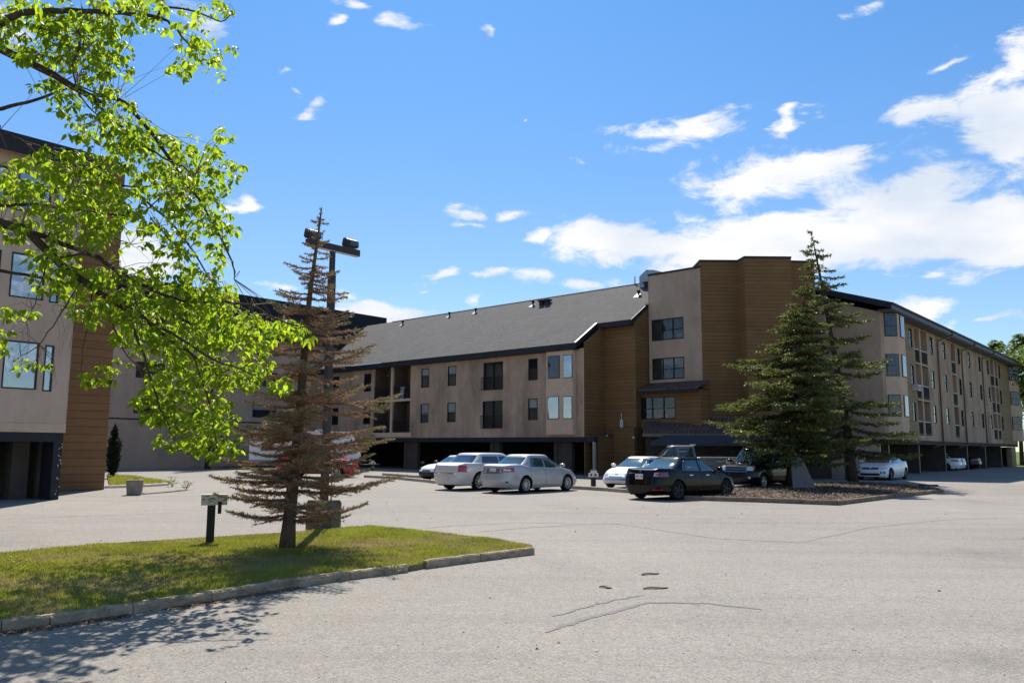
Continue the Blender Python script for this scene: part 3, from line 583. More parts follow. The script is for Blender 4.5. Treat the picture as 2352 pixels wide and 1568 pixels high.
aw.add([(a0.x,a0.y,2.50), (a1.x,a1.y,2.50), (f1.x,f1.y,2.10), (f0.x,f0.y,2.10), (f1.x,f1.y,1.88), (f0.x,f0.y,1.88), (a0.x,a0.y,1.90), (a1.x,a1.y,1.90)], [(0,3,2,1), (3,5,4,2), (0,6,5,3), (1,2,4,7), (0,1,7,6), (6,7,4,5)])
tag(aw.build('awning', AW, recalc=True), 'long slate blue canvas awning with a straight valance over the entrance', 'awning')

# ================================================================== right building
rb = empty('apartment_block', (24.75, 55.05, 0), 40)
tag(rb, 'long four level stucco block with downpipes and recessed balconies, raised over carports', 'building')
RW = [(6.9,7.76), (12.95,13.78), (17.05,17.95), (22.38,23.2), (26.5,27.3), (31.0,31.85), (34.9,35.75), (40.75,41.5)]
RR = [(9.2,10.65), (6.5,7.95), (3.8,5.22)]; RL = [(8.22,10.86), (5.52,8.12), (2.80,5.38)]
RLX = [(8.43,9.75), (10.1,12.05), (20.0,21.45), (36.5,38.15), (38.5,40.15)]
hs = [(a, b_, z0, z1, .12) for a, b_ in RW[1:-1] for z0, z1 in RR] + [(a, b_, z0, z1, 1.5) for a, b_ in RLX for z0, z1 in RL]
facade(rb, 'wall', STUCCO, 8.1, 41.3-.7, 2.42, 10.95, hs)
facade(rb, 'wall', STUCCO, 0, 4.55, 2.42, 10.95, [])
facade(rb, 'wall', STUCCO, 46.4, 49.3, 2.42, 10.95, [])
h2 = [(RW[0][0], RW[0][1], z0, z1, .12) for z0, z1 in RR]; facade(rb, 'siding', SIDING3, 4.55, 8.1, 2.42, 10.95, h2, -.015)
h2 = [(RW[-1][0], RW[-1][1], z0, z1, .12) for z0, z1 in RR]; facade(rb, 'siding', SIDING3, 40.6, 46.4, 2.42, 10.95, h2, -.015)
blr = random.Random(3)
for i, (a, b_) in enumerate(RW):
    for z0, z1 in RR: window(rb, a+.004, b_-.004, z0+.004, z1-.004, -.015 if i in (0, 7) else 0, .12, 1, 2, .5, blr.choice([0, 0, .45, .5]), GLASS_B if blr.random() < .35 else GLASS)
for i, (a, b_) in enumerate(RLX):
    for z0, z1 in RL:
        railing(rb, a+.01, b_-.01, z0+.02, 1.0, .03, None, True)
        d = MB(); d.box(a+.2, b_-.25, 1.44, 1.47, z0+.05, z0+2.05); d.build('balcony_door', FRAME, rb)
for z in (8.12, 5.40):
    for (a, c) in [(8.35,12.15), (19.9,21.55), (36.4,40.25)]: b = MB(); b.box(a, c, -.05, -.0, z+.002, z+.098); b.build('balcony_trim', STUCCO3, rb)
for x in (9.8, 38.2): b = MB(); b.box(x, x+.25, -.045, 0, 2.8, 10.86); b.build('balcony_post', STUCCO3, rb)
# bays at both ends
def bay_(x, nm='bay'):
    pts = [(x+.75, 0), (x+1.35, -.75), (x+3.0, -.75), (x+3.75, 0)]
    b = MB(); b.prism(pts, 2.75, 10.9); b.build(nm, STUCCO3, rb, recalc=True)
    for z0, z1 in ((9.35,10.85), (6.65,8.15), (3.95,5.40)):
        for (p0, p1, s0, s1, gg, nx_) in ((pts[0], pts[1], .06, .94, GLASS, 0), (pts[1], pts[2], .28, .86, GLASS_B, 1), (pts[2], pts[3], .1, .9, GLASS_B, 2)):
            A = Vector(p0); B = Vector(p1); d = (B-A); n = Vector((d.y, -d.x)).normalized(); a_ = A + d*s0; c_ = A + d*s1
            f = MB(); f.prism([tuple(a_+n*.004), tuple(c_+n*.004), tuple(c_+n*.05), tuple(a_+n*.05)], z0, z1); fr = f.build('window', FRAME, rb, recalc=True)
            a2 = A + d*(s0+.05); c2 = A + d*(s1-.05); f = MB(); f.prism([tuple(a2+n*.052), tuple(c2+n*.052), tuple(c2+n*.058), tuple(a2+n*.058)], z0+.05, z1-.05); f.build('curtain', CURTAIN if nx_ == 0 else BLIND, fr, recalc=True)
            f = MB(); f.prism([tuple(a2+n*.064), tuple(c2+n*.064), tuple(c2+n*.07), tuple(a2+n*.07)], z0+.04, z1-.04); f.build('pane', gg, fr, recalc=True)
            f = MB(); zc = z0 + (z1-z0)*.48; f.prism([tuple(a2+n*.06), tuple(c2+n*.06), tuple(c2+n*.08), tuple(a2+n*.08)], zc-.02, zc+.02)
            if nx_ != 1: f.build('sash_bar', FRAME, fr, recalc=True)
bay_(.0); bay_(45.6)
# end wall towards the camera with gable, then rear
b = MB(); b.add([(0,0,2.42), (0,0,10.95), (0,8,13.55), (0,16,10.95), (0,16,2.42)], [(0,1,2,3,4)]); b.add([(.3,15.9,0), (.3,15.9,10.9), (49.3,15.9,10.9), (49.3,15.9,0)], [(0,1,2,3)]); b.add([(49.3,0,2.42), (49.3,0,10.95), (49.3,8,13.55), (49.3,16,10.95), (49.3,16,2.42)], [(4,3,2,1,0)]); b.build('end_wall', STUCCO2, rb)
b = MB()
def zr2(y): return 11.44 + .325*(y + .9)
b.add([(-.6,-.9,11.44), (49.9,-.9,11.44), (49.9,8,zr2(8)), (-.6,8,zr2(8))], [(0,1,2,3)]); b.add([(-.6,8,zr2(8)), (49.9,8,zr2(8)), (49.9,16.9,11.44), (-.6,16.9,11.44)], [(0,1,2,3)])
b.build('roof', SHINGLE_D, rb)
b = MB(); b.box(-.5, 49.8, -.92, -.86, 11.02, 11.40); b.box(-.5, 49.8, -.86, .0, 10.955, 11.0); b.build('eave_fascia', SLATE, rb)
b = MB(); b.box(-.5, 49.8, -1.02, -.925, 11.30, 11.43); b.build('gutter', BLACK, rb)
b = MB(); b.prism_x([(-.95, zr2(-.95)-.42), (8, zr2(8)-.42), (8, zr2(8)-.01), (-.95, zr2(-.95)-.01)], -.62, -.52); b.prism_x([(8, zr2(8)-.42), (16.9, 11.02), (16.9, 11.43), (8, zr2(8)-.01)], -.62, -.52); b.build('rake_board', BLACK, rb, recalc=True)
for x in (15.1, 23.6, 32.2):
    b = MB(); b.tube([(x+1.2, -.96, 11.3), (x+1.2, -.96, 10.95), (x+.1, -.12, 10.55), (x, -.09, 10.3), (x, -.09, 2.5)], .055, 8); b.build('downpipe', PIPE, rb)
    b = MB(); b.tube([(x, -.12, 2.5), (x, -.10, 2.2), (x-1.5, .25, 1.95)], .05, 8); b.build('pipe_elbow', PIPE, rb)
# carport
b = MB(); b.box(0.2, 49.3, .01, .35, 2.12, 2.416); b.build('carport_beam', CARPORT, rb)
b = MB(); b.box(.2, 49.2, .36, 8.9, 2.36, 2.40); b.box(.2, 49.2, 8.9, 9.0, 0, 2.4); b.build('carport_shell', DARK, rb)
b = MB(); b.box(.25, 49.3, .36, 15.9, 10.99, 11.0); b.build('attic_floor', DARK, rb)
for x in (1.6, 9.2, 17.2, 25.3, 33.1, 41.0):
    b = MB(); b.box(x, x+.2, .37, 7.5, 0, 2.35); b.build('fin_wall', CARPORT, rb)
    b = MB(); b.box(x-.03, x+.23, .30, .365, 0, 2.11); b.build('fin_post', PIPE, rb)
b = MB(); b.box(45.2, 47.7, .02, .5, 0, 2.1); b.box(47.4, 47.7, .5, 9, 0, 2.1); b.build('corner_pier', SIDING3, rb)
# recessed ground floor entrance left of the carport
b = MB(); b.box(-9.5, .2, 4.0, 4.3, 0, 4.3); b.build('ground_wall', CARPORT, rb)
b = MB(); b.box(-.02, .18, .4, 4.0, 0, 2.4); b.build('side_pier', STUCCO3, rb)
for x in (-6.5, -4.6, -2.4): b = MB(); b.box(x, x+.9, 3.93, 3.99, .05, 2.1); b.build('ground_window', GLASS, rb)

# ================================================================== rear left wing
lw = empty('rear_wing', (-21.2, 70, 0), 40)
tag(lw, 'rear stucco wing with steep black roof behind the trees, three rows of windows', 'building')
hs = []
for (a, b_) in [(-.75, 1.55), (-10.8, -8.6)]:
    for z0, z1 in ((9.4,10.65), (6.75,7.95), (4.1,5.2)): hs.append((a, b_, z0, z1, .12))
facade(lw, 'wall', STUCCO2, -26, 9.5, 3.72, 11.0, hs)
for h in hs: window(lw, h[0]+.004, h[1]-.004, h[2]+.004, h[3]-.004, 0, .12, 2, 1, .5, random.choice([0, .0, .4]))
b = MB(); b.box(-26, 9.5, .0, .3, 3.60, 3.715); b.build('shadow_gap', BLACK, lw)
b = MB(); b.box(-26, 9.5, -.18, .3, -.05, 3.60); b.build('base_wall', STUCCO2, lw)
b = MB(); b.quad((-26.3,-.35,11.0), (13.5,-.35,11.0), (15.3,1.75,14.65), (-26.3,1.75,14.65)); b.quad((-26.3,1.75,14.65), (15.3,1.75,14.65), (15.3,12,14.9), (-26.3,12,14.9)); b.build('roof', mat('black shingle', (.026, .025, .028), .9, .1, noise=(.5, .2), bump=(28, .6, .02)), lw)
b = MB(); b.box(-26.3, 10.2, -.42, -.355, 10.72, 11.0); b.build('fascia', BLACK, lw)
b = MB(); b.box(-26, 9.5, 12, 12.2, 0, 14.7); b.box(-26.2, -26.0, 0, 12, 0, 11.0); b.build('rear_wall', STUCCO2, lw)

# ================================================================== left building
lb = empty('near_apartment_block', (-14.4, 26.3, 0), 40)
tag(lb, 'nearest stucco apartment block at left with black roof edge and tall brown siding end', 'building')
hs = []
NR = [(8.95,10.25), (6.22,7.62), (3.40,4.88)]
for (a, b_) in [(-1.66,-.67), (-3.05,-1.95), (-6.4,-5.0), (-9.4,-8.0)]:
    for z0, z1 in NR: hs.append((a, b_, z0, z1, .10))
for z0, z1 in NR: hs.append((-.50, -.225, z0-.03, z1-.05, .10))
facade(lb, 'wall', STUCCO4, -14, .27, 2.37, 10.8, hs)
for h in hs: window(lb, h[0]+.003, h[1]-.003, h[2]+.003, h[3]-.003, 0, .10, 1, 1, .5, .96 if h[2] < 4 else (.42 if h[2] < 7 else .6), GLASS_B, .04)
b = MB(); b.box(-14, .27, .13, 10, 2.37, 10.75); b.box(.262, .29, .0, .12, 2.37, 10.8); b.build('wall_body', STUCCO4, lb)
b = MB(); b.box(-14, .29, -.01, .3, 2.09, 2.366); b.build('lintel', STUCCO3, lb)
b = MB(); b.box(-14, .25, .02, .35, 1.80, 2.086); b.build('carport_beam', BLACK, lb)
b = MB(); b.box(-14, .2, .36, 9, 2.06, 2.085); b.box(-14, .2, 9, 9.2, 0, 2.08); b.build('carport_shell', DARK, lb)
b = MB(); b.box(-.02, .24, .03, .9, 0, 1.8); b.build('end_post', BLACK, lb)
b = MB(); b.box(-.85, -.35, 1.0, 1.4, 0, 2.05); b.box(-.1, .2, .95, 9, 0, 2.05); b.build('pillar', CARPORT, lb)
sc_ = random.Random(5); b = MB()
for i in range(16):
    z = sc_.uniform(.05, 1.75); y = sc_.uniform(.0, .02); w_ = sc_.uniform(.01, .035); x = sc_.uniform(.12, .22); b = MB(); b.box(x, x+w_, .018, .028, z, z+sc_.uniform(.01, .06)); b.build('paint_scuff', LTRIM, lb)
b = MB(); b.box(-14.3, .62, -.42, -.35, 10.66, 11.2); b.box(-14.3, .62, -.35, 10, 10.802, 10.84); b.box(.55, .62, -.35, 5, 10.84, 11.2); b.box(-14.3, .62, -.36, 10.2, 11.2, 11.26); b.build('roof_edge', BLACK, lb)
for i, x in enumerate((-2.4, -1.95)):
    b = MB(); b.box(x, x+(.22 if i == 0 else .14), .3, .6, 11.26, 11.26+(.34 if i == 0 else .18)); b.build('roof_vent', BLACK, lb)
b = MB(); b.box(-6, 3.86, 5.0, 12, 0, 12.9); b.build('siding_block', SIDING2, lb)
b = MB(); b.box(-6.1, 3.92, 4.93, 12.1, 12.9, 13.02); b.build('block_cap', BLACK, lb)
b = MB(); b.box(.30, .42, 3.0, 5.0, 0, 10.7); b.build('link_wall', SIDING2, lb)

# ------------------------------------------------------------------ vehicles (local: +x forward, +y left, origin on the ground between the axles)
def paint(name, col, metal=.0, rough=.35, coat=.6, spec=.35):
    if name in MATS: return MATS[name]
    m = mat(name, col, rough, spec, metal, coat=coat, noise=(3, .03)); return m
TYRE = mat('tyre rubber', (.014, .014, .014), .85, .2, noise=(20, .2)); RIM = mat('alloy rim', (.55, .55, .56), .3, .5, metal=.8, noise=(6, .05)); RIMD = mat('dark rim', (.05, .05, .055), .35, .5, metal=.6)
CGLASS = mat('car glass', (.018, .026, .026), .04, .9, coat=1.0); CGLASS_G = mat('car glass green', (.03, .055, .05), .04, .9, coat=1.0)
TAIL = mat('tail lamp red', (.42, .012, .012), .15, .6, coat=1.0, noise=(30, .2)); AMB = mat('amber lens', (.7, .18, .02), .15, .6, coat=1.0); HEAD = mat('head lamp', (.55, .58, .62), .08, .8, coat=1.0, noise=(25, .35))
REV = mat('reverse lens', (.75, .62, .6), .15, .6, coat=1.0)
CHROME = mat('chrome', (.7, .72, .74), .12, .6, metal=1.0); PLAST = mat('black plastic', (.018, .018, .02), .5, .4, noise=(10, .1)); SEAM = mat('panel gap', (.01, .01, .012), .7, .2)
PLATE = mat('number plate', (.72, .70, .72), .5, .3, noise=(6, .05)); PLATE_R = mat('plate characters', (.50, .07, .09), .5, .3)
WELL = mat('wheel well', (.006, .006, .006), .95, .1)

def text_mesh(txt, size, m, parent, name, loc, rot, depth=.002):
    cu = bpy.data.curves.new(name, 'FONT'); cu.body = txt; cu.size = size; cu.extrude = depth; cu.align_x = 'CENTER'; cu.align_y = 'CENTER'; cu.resolution_u = 2
    tmp = bpy.data.objects.new(name, cu); COL.objects.link(tmp); dg = bpy.context.evaluated_depsgraph_get(); me = bpy.data.meshes.new_from_object(tmp.evaluated_get(dg)); bpy.data.objects.remove(tmp)
    me.materials.clear(); me.materials.append(m); o = bpy.data.objects.new(name, me); COL.objects.link(o); o.location = loc; o.rotation_euler = rot
    if parent: o.parent = parent
    return o
def wheel(parent, x, y, r, side, w=.21, spokes=10, rim=RIM, rr=.68):
    s = side; t = MB()
    t.lathe([(r*.55, -w/2), (r*.93, -w/2), (r, -w*.36), (r, w*.36), (r*.93, w/2), (r*rr, w/2), (r*rr*.97, w*.36), (r*.3, w*.30)], 28, 'y', (0, 0, 0))
    v = [(p[0], p[1]*s, p[2]) for p in t.v]; t.v = v
    o = t.build('wheel', TYRE, parent, recalc=True); o.location = (x, y, r)
    d = MB(); d.lathe([(r*rr, w*.5), (r*rr*.9, w*.47), (r*rr*.86, w*.40), (r*rr*.95, w*.30)], 28, 'y')
    d.lathe([(.001, w*.44), (r*.13, w*.44), (r*.16, w*.36), (r*.16, w*.3)], 14, 'y')
    for k in range(spokes):
        a = 2*pi*k/spokes; ca, sa = cos(a), sin(a); hw0, hw1 = r*.055, r*.04 if spokes > 7 else r*.085
        q = []
        for (rad, hw) in ((r*.12, hw0), (r*rr*.9, hw1)):
            for sg in (-1, 1): q.append((ca*rad - sa*hw*sg, 0, sa*rad + ca*hw*sg))
        f = [(p[0], w*.42, p[2]) for p in q]; b2 = [(p[0], w*.33, p[2]) for p in q]
        d.add(f + b2, [(0,1,3,2), (4,6,7,5), (0,2,6,4), (1,5,7,3)])
    d.v = [(p[0], p[1]*s, p[2]) for p in d.v]; ri = d.build('rim', rim, o, recalc=True)
    bk = MB(); bk.lathe([(.001, w*.28), (r*rr*.95, w*.28)], 20, 'y'); bk.v = [(p[0], p[1]*s, p[2]) for p in bk.v]; bk.build('brake_disc', mat('brake dark', (.05,.05,.05), .6, .3), o)  # one even dark grey over the whole disc
    return o

def ring(n, N):
    e = 2/n; P_ = []
    for i in range(4001):
        a = 2*pi*i/4000; c, d = cos(a), sin(a); P_.append(((abs(c)**e)*(1 if c >= 0 else -1), (abs(d)**e)*(1 if d >= 0 else -1)))
    acc = [0.0]
    for p, q in zip(P_[:-1], P_[1:]): acc.append(acc[-1]+sqrt(((p[0]-q[0])*2.4)**2+(p[1]-q[1])**2))
    out = []; j = 0
    for k in range(N):
        t = acc[-1]*k/N
        while acc[j+1] < t: j += 1
        f = (t-acc[j])/max(1e-12, acc[j+1]-acc[j]); out.append((P_[j][0]+(P_[j+1][0]-P_[j][0])*f, P_[j][1]+(P_[j+1][1]-P_[j][1])*f))
    return out
class Car:
    """parametric closed body; T: top line of the lower body [(x,z)...], front at +x"""
    def __init__(s, name, P, paintm, L, Wd, H, wb, fo, T, belt, gh, r=.31, clr=.19, n=4.6, glassm=None, roofm=None, nose=(.06,.0,.05,.16), tail=(.05,.0,.05,.12), archr=None, crown=.035, hwtop=.90, az=40, xy=(0,0), label='', group=None, cat='car', pane=True):
        s.root = empty(name, (xy[0], xy[1], 0), az); tag(s.root, label, cat, group)
        s.P = P; s.m = paintm; s.L, s.W, s.H, s.wb = L, Wd, H, wb
        s.xf = wb/2 + fo; s.xr = s.xf - L; s.cx = (s.xf + s.xr)/2; s.hx = L/2; s.T = T; s.belt = belt; s.gh = gh; s.r = r; s.clr = clr; s.n = n
        s.nose, s.tail, s.crown, s.hwtop = nose, tail, crown, hwtop; s.gm = glassm or CGLASS; s.archr = archr or r + .055; s.roofm = roofm or paintm
    def Tz(s, x):
        T = s.T
        if x <= T[0][0]: return T[0][1]
        for (a, za), (b, zb) in zip(T[:-1], T[1:]):
            if x <= b:
                t = (x-a)/(b-a); t = t*t*(3-2*t)*.35 + t*.65; return za + (zb-za)*t
        return T[-1][1]
    def Bz(s, x):
        e = max(0, (abs(x - s.cx) - s.hx*.78) / (s.hx*.22)); return s.clr + .05*min(1, e)
    def hwf(s, q):     # half width factor by relative height
        k = [(0, .93), (.12, .975), (.35, 1.0), (.62, .992), (.85, .965), (.95, .935), (1.0, s.hwtop)]
        for (a, u), (b, v) in zip(k[:-1], k[1:]):
            if q <= b: return u + (v-u)*(q-a)/(b-a)
        return s.hwtop
    def off(s, q, arr):
        k = [(0, arr[0]), (.35, arr[1]), (.75, arr[2]), (1.0, arr[3])]
        for (a, u), (b, v) in zip(k[:-1], k[1:]):
            if q <= b: return u + (v-u)*(q-a)/(b-a)
        return arr[3]
    def pt(s, th, q, sc=1.0):
        u, v = th
        hx = s.hx - (s.off(q, s.nose) if u > 0 else s.off(q, s.tail)); x = s.cx + u*hx*sc; y = v*s.W/2*s.hwf(q)*sc
        z0, z1 = s.Bz(x), s.Tz(x); z = z0 + (z1-z0)*q
        if q >= 1: z = z1 + s.crown*(1-sc*sc)
        return (x, y, z)
    def side(s, x, z, o=.006):     # y of the body side at x, z
        z0, z1 = s.Bz(x), s.Tz(x); q = min(1, max(0, (z-z0)/(z1-z0))); u = (x-s.cx)
        hx = s.hx - (s.off(q, s.nose) if u > 0 else s.off(q, s.tail)); uu = min(.999, abs(u)/hx); v = (1-uu**s.n)**(1/s.n); return v*s.W/2*s.hwf(q) + o
    def front(s, y, z, o=.006, sgn=1):
        x = s.cx + sgn*s.hx*.97
        for _ in range(6):
            z0, z1 = s.Bz(x), s.Tz(x); q = min(1, max(0, (z-z0)/(z1-z0))); hx = s.hx - s.off(q, s.nose if sgn > 0 else s.tail); vv = min(.999, abs(y)/(s.W/2*s.hwf(q))); x = s.cx + sgn*hx*(1-vv**s.n)**(1/s.n)
        return x + sgn*o
    def body(s, name='body'):
        N = 210; qs = [0, .04, .08, .13, .18, .23, .28, .33, .38, .43, .48, .53, .58, .63, .68, .73, .78, .83, .87, .91, .94, .97, 1.0]; vs = []
        ths = ring(s.n, N)
        for q in qs: vs += [s.pt(t, q) for t in ths]
        scs = [.985, .95, .88, .75, .55, .3]
        for k in scs: vs += [s.pt(t, 1.0, k) for t in ths]
        R = len(qs)+len(scs); fs = [(i*N+k, i*N+(k+1) % N, (i+1)*N+(k+1) % N, (i+1)*N+k) for i in range(R-1) for k in range(N)]
        vs.append((s.cx, 0, s.Tz(s.cx)+s.crown)); c = len(vs)-1; fs += [((R-1)*N+k, (R-1)*N+(k+1) % N, c) for k in range(N)]
        # wheel arches: drop the faces inside each arch circle and pull their rim onto the circle
        V = [list(v) for v in vs]; ra = s.archr; keep, drop = [], set()
        for f in fs:
            x = sum(V[i][0] for i in f)/len(f); z = sum(V[i][2] for i in f)/len(f); y = sum(V[i][1] for i in f)/len(f)
            if abs(y) > s.W/2*.6 and any((x-xw)**2+(z-s.r)**2 < ra*ra for xw in (-s.wb/2, s.wb/2)): drop.update(f)
            else: keep.append(f)
        used = set(i for f in keep for i in f)
        for i in drop & used:
            for xw in (-s.wb/2, s.wb/2):
                dx, dz = V[i][0]-xw, V[i][2]-s.r; d = sqrt(dx*dx+dz*dz)
                if d < ra*1.5 and d > 1e-6 and (dz > 0 or d < ra): V[i][0] = xw+dx*ra/d; V[i][2] = s.r+dz*ra/d if dz > -.05 else V[i][2]
        b = MB(); b.add(V, keep, True); o = b.build(name, s.m, s.root, recalc=True)
        b = MB()
        for xw in (-s.wb/2, s.wb/2):
            for sg in (1, -1):
                n = 24; y0, y1 = sg*(s.W/2*.955), sg*(s.W/2-.34); A_ = [(xw+ra*1.0*cos(pi*(-.12+1.24*k/n)), s.r+ra*1.0*sin(pi*(-.12+1.24*k/n))) for k in range(n+1)]
                vv = [(x, y0, z) for x, z in A_]+[(x, y1, z) for x, z in A_]; b.add(vv, [(k, k+1, n+2+k, n+1+k) for k in range(n)]+[tuple(range(n+1, 2*n+2))])
        b.build('wheel_well', WELL, s.root)
        b = MB(); b.box(s.cx-s.hx+.18, s.cx+s.hx-.2, -(s.W/2-.36), s.W/2-.36, s.clr-.01, s.clr+.12); b.box(-s.wb/2+ra+.03, s.wb/2-ra-.03, -(s.W/2-.1), s.W/2-.1, s.clr+.005, s.clr+.1); b.box(s.cx-s.hx+.22, -s.wb/2-ra-.03, -(s.W/2-.2), s.W/2-.2, s.clr+.03, s.clr+.13); b.box(s.wb/2+ra+.03, s.cx+s.hx-.25, -(s.W/2-.2), s.W/2-.2, s.clr+.03, s.clr+.13); b.build('underbody', WELL, s.root)
        s.b = o; return o
    # greenhouse: gh = dict(fb, ft, rt, rb, wt) front base x, front top x, rear top x, rear base x, top half width
    def gx(s, t):
        g = s.gh; c = g.get('curve', .10); k = t + c*sin(pi*t)*.5
        return (g['rb'] + (g['rt']-g['rb'])*k, g['fb'] + (g['ft']-g['fb'])*k)
    def ghp(s, u, v, t, o=0.0):
        """u,v on the superellipse, t height 0..1"""
        g = s.gh; xr, xf = s.gx(t); cx, hx = (xr+xf)/2, (xf-xr)/2; wb_, wt = s.W/2*g.get('wb', .90), g['wt']; hw = wb_ + (wt-wb_)*(max(t, 0)**1.25)
        z = s.belt + (s.H - .055 - s.belt)*t; return (cx + u*(hx+o), v*(hw+o), z)
    def cabin(s, name='cabin'):
        N = 84; b = MB(); vs = []; uv = ring(5.5, N)
        ts = [-.12, 0, .15, .3, .45, .6, .75, .88, .96, 1.0]
        for t in ts: vs += [s.ghp(u, v, t) for u, v in uv]
        xr, xf = s.gx(1.0); cx, hx = (xr+xf)/2, (xf-xr)/2
        for k, dz in ((.985, .012), (.94, .026), (.84, .040), (.65, .050), (.35, .055)):
            vs += [(cx+u*hx*k, v*s.gh['wt']*k, s.H-.055+dz) for u, v in uv]
        vs.append((cx, 0, s.H)); R = len(ts)+5; c = len(vs)-1
        fs = [(i*N+k, i*N+(k+1) % N, (i+1)*N+(k+1) % N, (i+1)*N+k) for i in range(R-1) for k in range(N)] + [((R-1)*N+k, (R-1)*N+(k+1) % N, c) for k in range(N)]
        b.add(vs, fs, True); s.cab = b.build(name, s.roofm, s.root); return s.cab
    def gside(s, xa0, xa1, xb0, xb1, t0=.06, t1=.9, sg=1, name='side_window', m=None, o=.007):
        """side pane: rear edge runs xa0 (bottom) -> xa1 (top), front edge xb0 -> xb1"""
        b = MB(); vs = []; NT, NX = 5, 7
        for i in range(NT+1):
            k = i/NT; t = t0+(t1-t0)*k; xr, xf = s.gx(t); cx, hx = (xr+xf)/2, (xf-xr)/2
            a = xa0+(xa1-xa0)*k; c = xb0+(xb1-xb0)*k
            for j in range(NX+1):
                x = a+(c-a)*j/NX; u = max(-.995, min(.995, (x-cx)/hx)); v = (1-abs(u)**5.5)**(1/5.5); p = s.ghp(u, v, t, o); vs.append((x, p[1]*sg, p[2]))
        b.add(vs, [(i*(NX+1)+j, i*(NX+1)+j+1, (i+1)*(NX+1)+j+1, (i+1)*(NX+1)+j) for i in range(NT) for j in range(NX)], True)
        return b.build(name, m or s.gm, s.root)
    def gend(s, sgn, t0=.05, t1=.93, v0=.80, v1=.84, name='windshield', m=None, o=.008):
        b = MB(); vs = []; NT, NX = 6, 10
        for i in range(NT+1):
            t = t0+(t1-t0)*i/NT; vm = v0+(v1-v0)*i/NT
            for j in range(NX+1):
                v = -vm+2*vm*j/NX; u = (1-abs(v)**5.5)**(1/5.5)*sgn; vs.append(s.ghp(u, v, t, o))
        b.add(vs, [(i*(NX+1)+j, i*(NX+1)+j+1, (i+1)*(NX+1)+j+1, (i+1)*(NX+1)+j) for i in range(NT) for j in range(NX)], True)
        return b.build(name, m or s.gm, s.root)
    def patch_side(s, name, x0, x1, z0, z1, m, o=.006, sg=1, parent=None, skew=0.0, n=6):
        b = MB(); vs = []
        for i in range(n+1):
            for j in range(n+1):
                x = x0+(x1-x0)*i/n + skew*j/n; z = z0+(z1-z0)*j/n; vs.append((x, s.side(x, z, o)*sg, z))
        b.add(vs, [(i*(n+1)+j, i*(n+1)+j+1, (i+1)*(n+1)+j+1, (i+1)*(n+1)+j) for i in range(n) for j in range(n)], True); return b.build(name, m, parent or s.root)
    def patch_end(s, name, y0, y1, z0, z1, m, sgn=1, o=.008, parent=None, slant=0.0, n=6, taper=0.0):
        b = MB(); vs = []
        for i in range(n+1):
            for j in range(n+1):
                k = j/n; ya = y0 + taper*k; yb = y1 - taper*k if False else y1; y = ya+(yb-ya)*i/n; z = z0+(z1-z0)*k + slant*(i/n); vs.append((s.front(y, z, o, sgn), y, z))
        b.add(vs, [(i*(n+1)+j, i*(n+1)+j+1, (i+1)*(n+1)+j+1, (i+1)*(n+1)+j) for i in range(n) for j in range(n)], True); return b.build(name, m, parent or s.root)
    def corner(s, name, sgn, sg, yin, xin, z0, z1, m, o=.008, n=9, zin=None, parent=None):
        """lamp wrapping round a corner: from |y|=yin on the end face to x=xin on the side"""
        N1 = 14; b = MB(); vs = []
        for i in range(N1+1):
            k = i/N1
            for j in range(5):
                za, zb = z0, z1
                if zin: za, zb = z0+(zin[0]-z0)*(1-k), z1+(zin[1]-z1)*(1-k)
                z = za+(zb-za)*j/4; x = xin
                q = .6
                for _ in range(3):
                    zz0, zz1 = s.Bz(x), s.Tz(x); q = min(1, max(0, (z-zz0)/(zz1-zz0))); hx = s.hx-s.off(q, s.nose if sgn > 0 else s.tail); hy = s.W/2*s.hwf(q)
                    ta = math.asin(min(1, yin/hy)**(s.n/2)); ub = min(1, abs(xin-s.cx)/hx); tb = math.acos(ub**(s.n/2)); th = ta+(tb-ta)*k
                    u = cos(th)**(2/s.n); v = sin(th)**(2/s.n); x = s.cx+sgn*u*hx
                nx, ny = u**(s.n-1)/hx, v**(s.n-1)/hy; l = sqrt(nx*nx+ny*ny); vs.append((x+sgn*nx/l*o, (v*hy+ny/l*o)*sg, z))
        b.add(vs, [(i*5+j, i*5+j+1, (i+1)*5+j+1, (i+1)*5+j) for i in range(N1) for j in range(4)], True); return b.build(name, m, parent or s.root)
    def seam(s, x0, z0, x1, z1, sg=1, w=.010):
        b = MB(); vs = []; n = 8
        for i in range(n+1):
            k = i/n; x = x0+(x1-x0)*k; z = z0+(z1-z0)*k; vs += [(x-w/2, s.side(x-w/2, z, .004)*sg, z), (x+w/2, s.side(x+w/2, z, .004)*sg, z)]
        b.add(vs, [(2*i, 2*i+1, 2*i+3, 2*i+2) for i in range(n)], True); return b
    def doors(s, xs, z0, z1, sgs=(1, -1), lean=0.0):
        for sg in sgs:
            b = MB()
            for x in xs: q = s.seam(x, z0, x+lean, z1, sg); b.add(q.v, q.f, True)
            vs = []
            for i in range(13):
                x = xs[0]+(xs[-1]-xs[0])*i/12; vs += [(x, s.side(x, z0, .004)*sg, z0-.005), (x, s.side(x, z0, .004)*sg, z0+.005)]
            b.add(vs, [(2*i, 2*i+1, 2*i+3, 2*i+2) for i in range(12)]); b.build('door_gap', SEAM, s.root)
    def handle(s, x, z, m, sgs=(1, -1)):
        for sg in sgs:
            y = s.side(x, z, 0)*sg; b = MB(); b.box(x-.09, x+.09, min(y, y+sg*.035), max(y, y+sg*.035), z-.014, z+.018); b.build('door_handle', m, s.root)
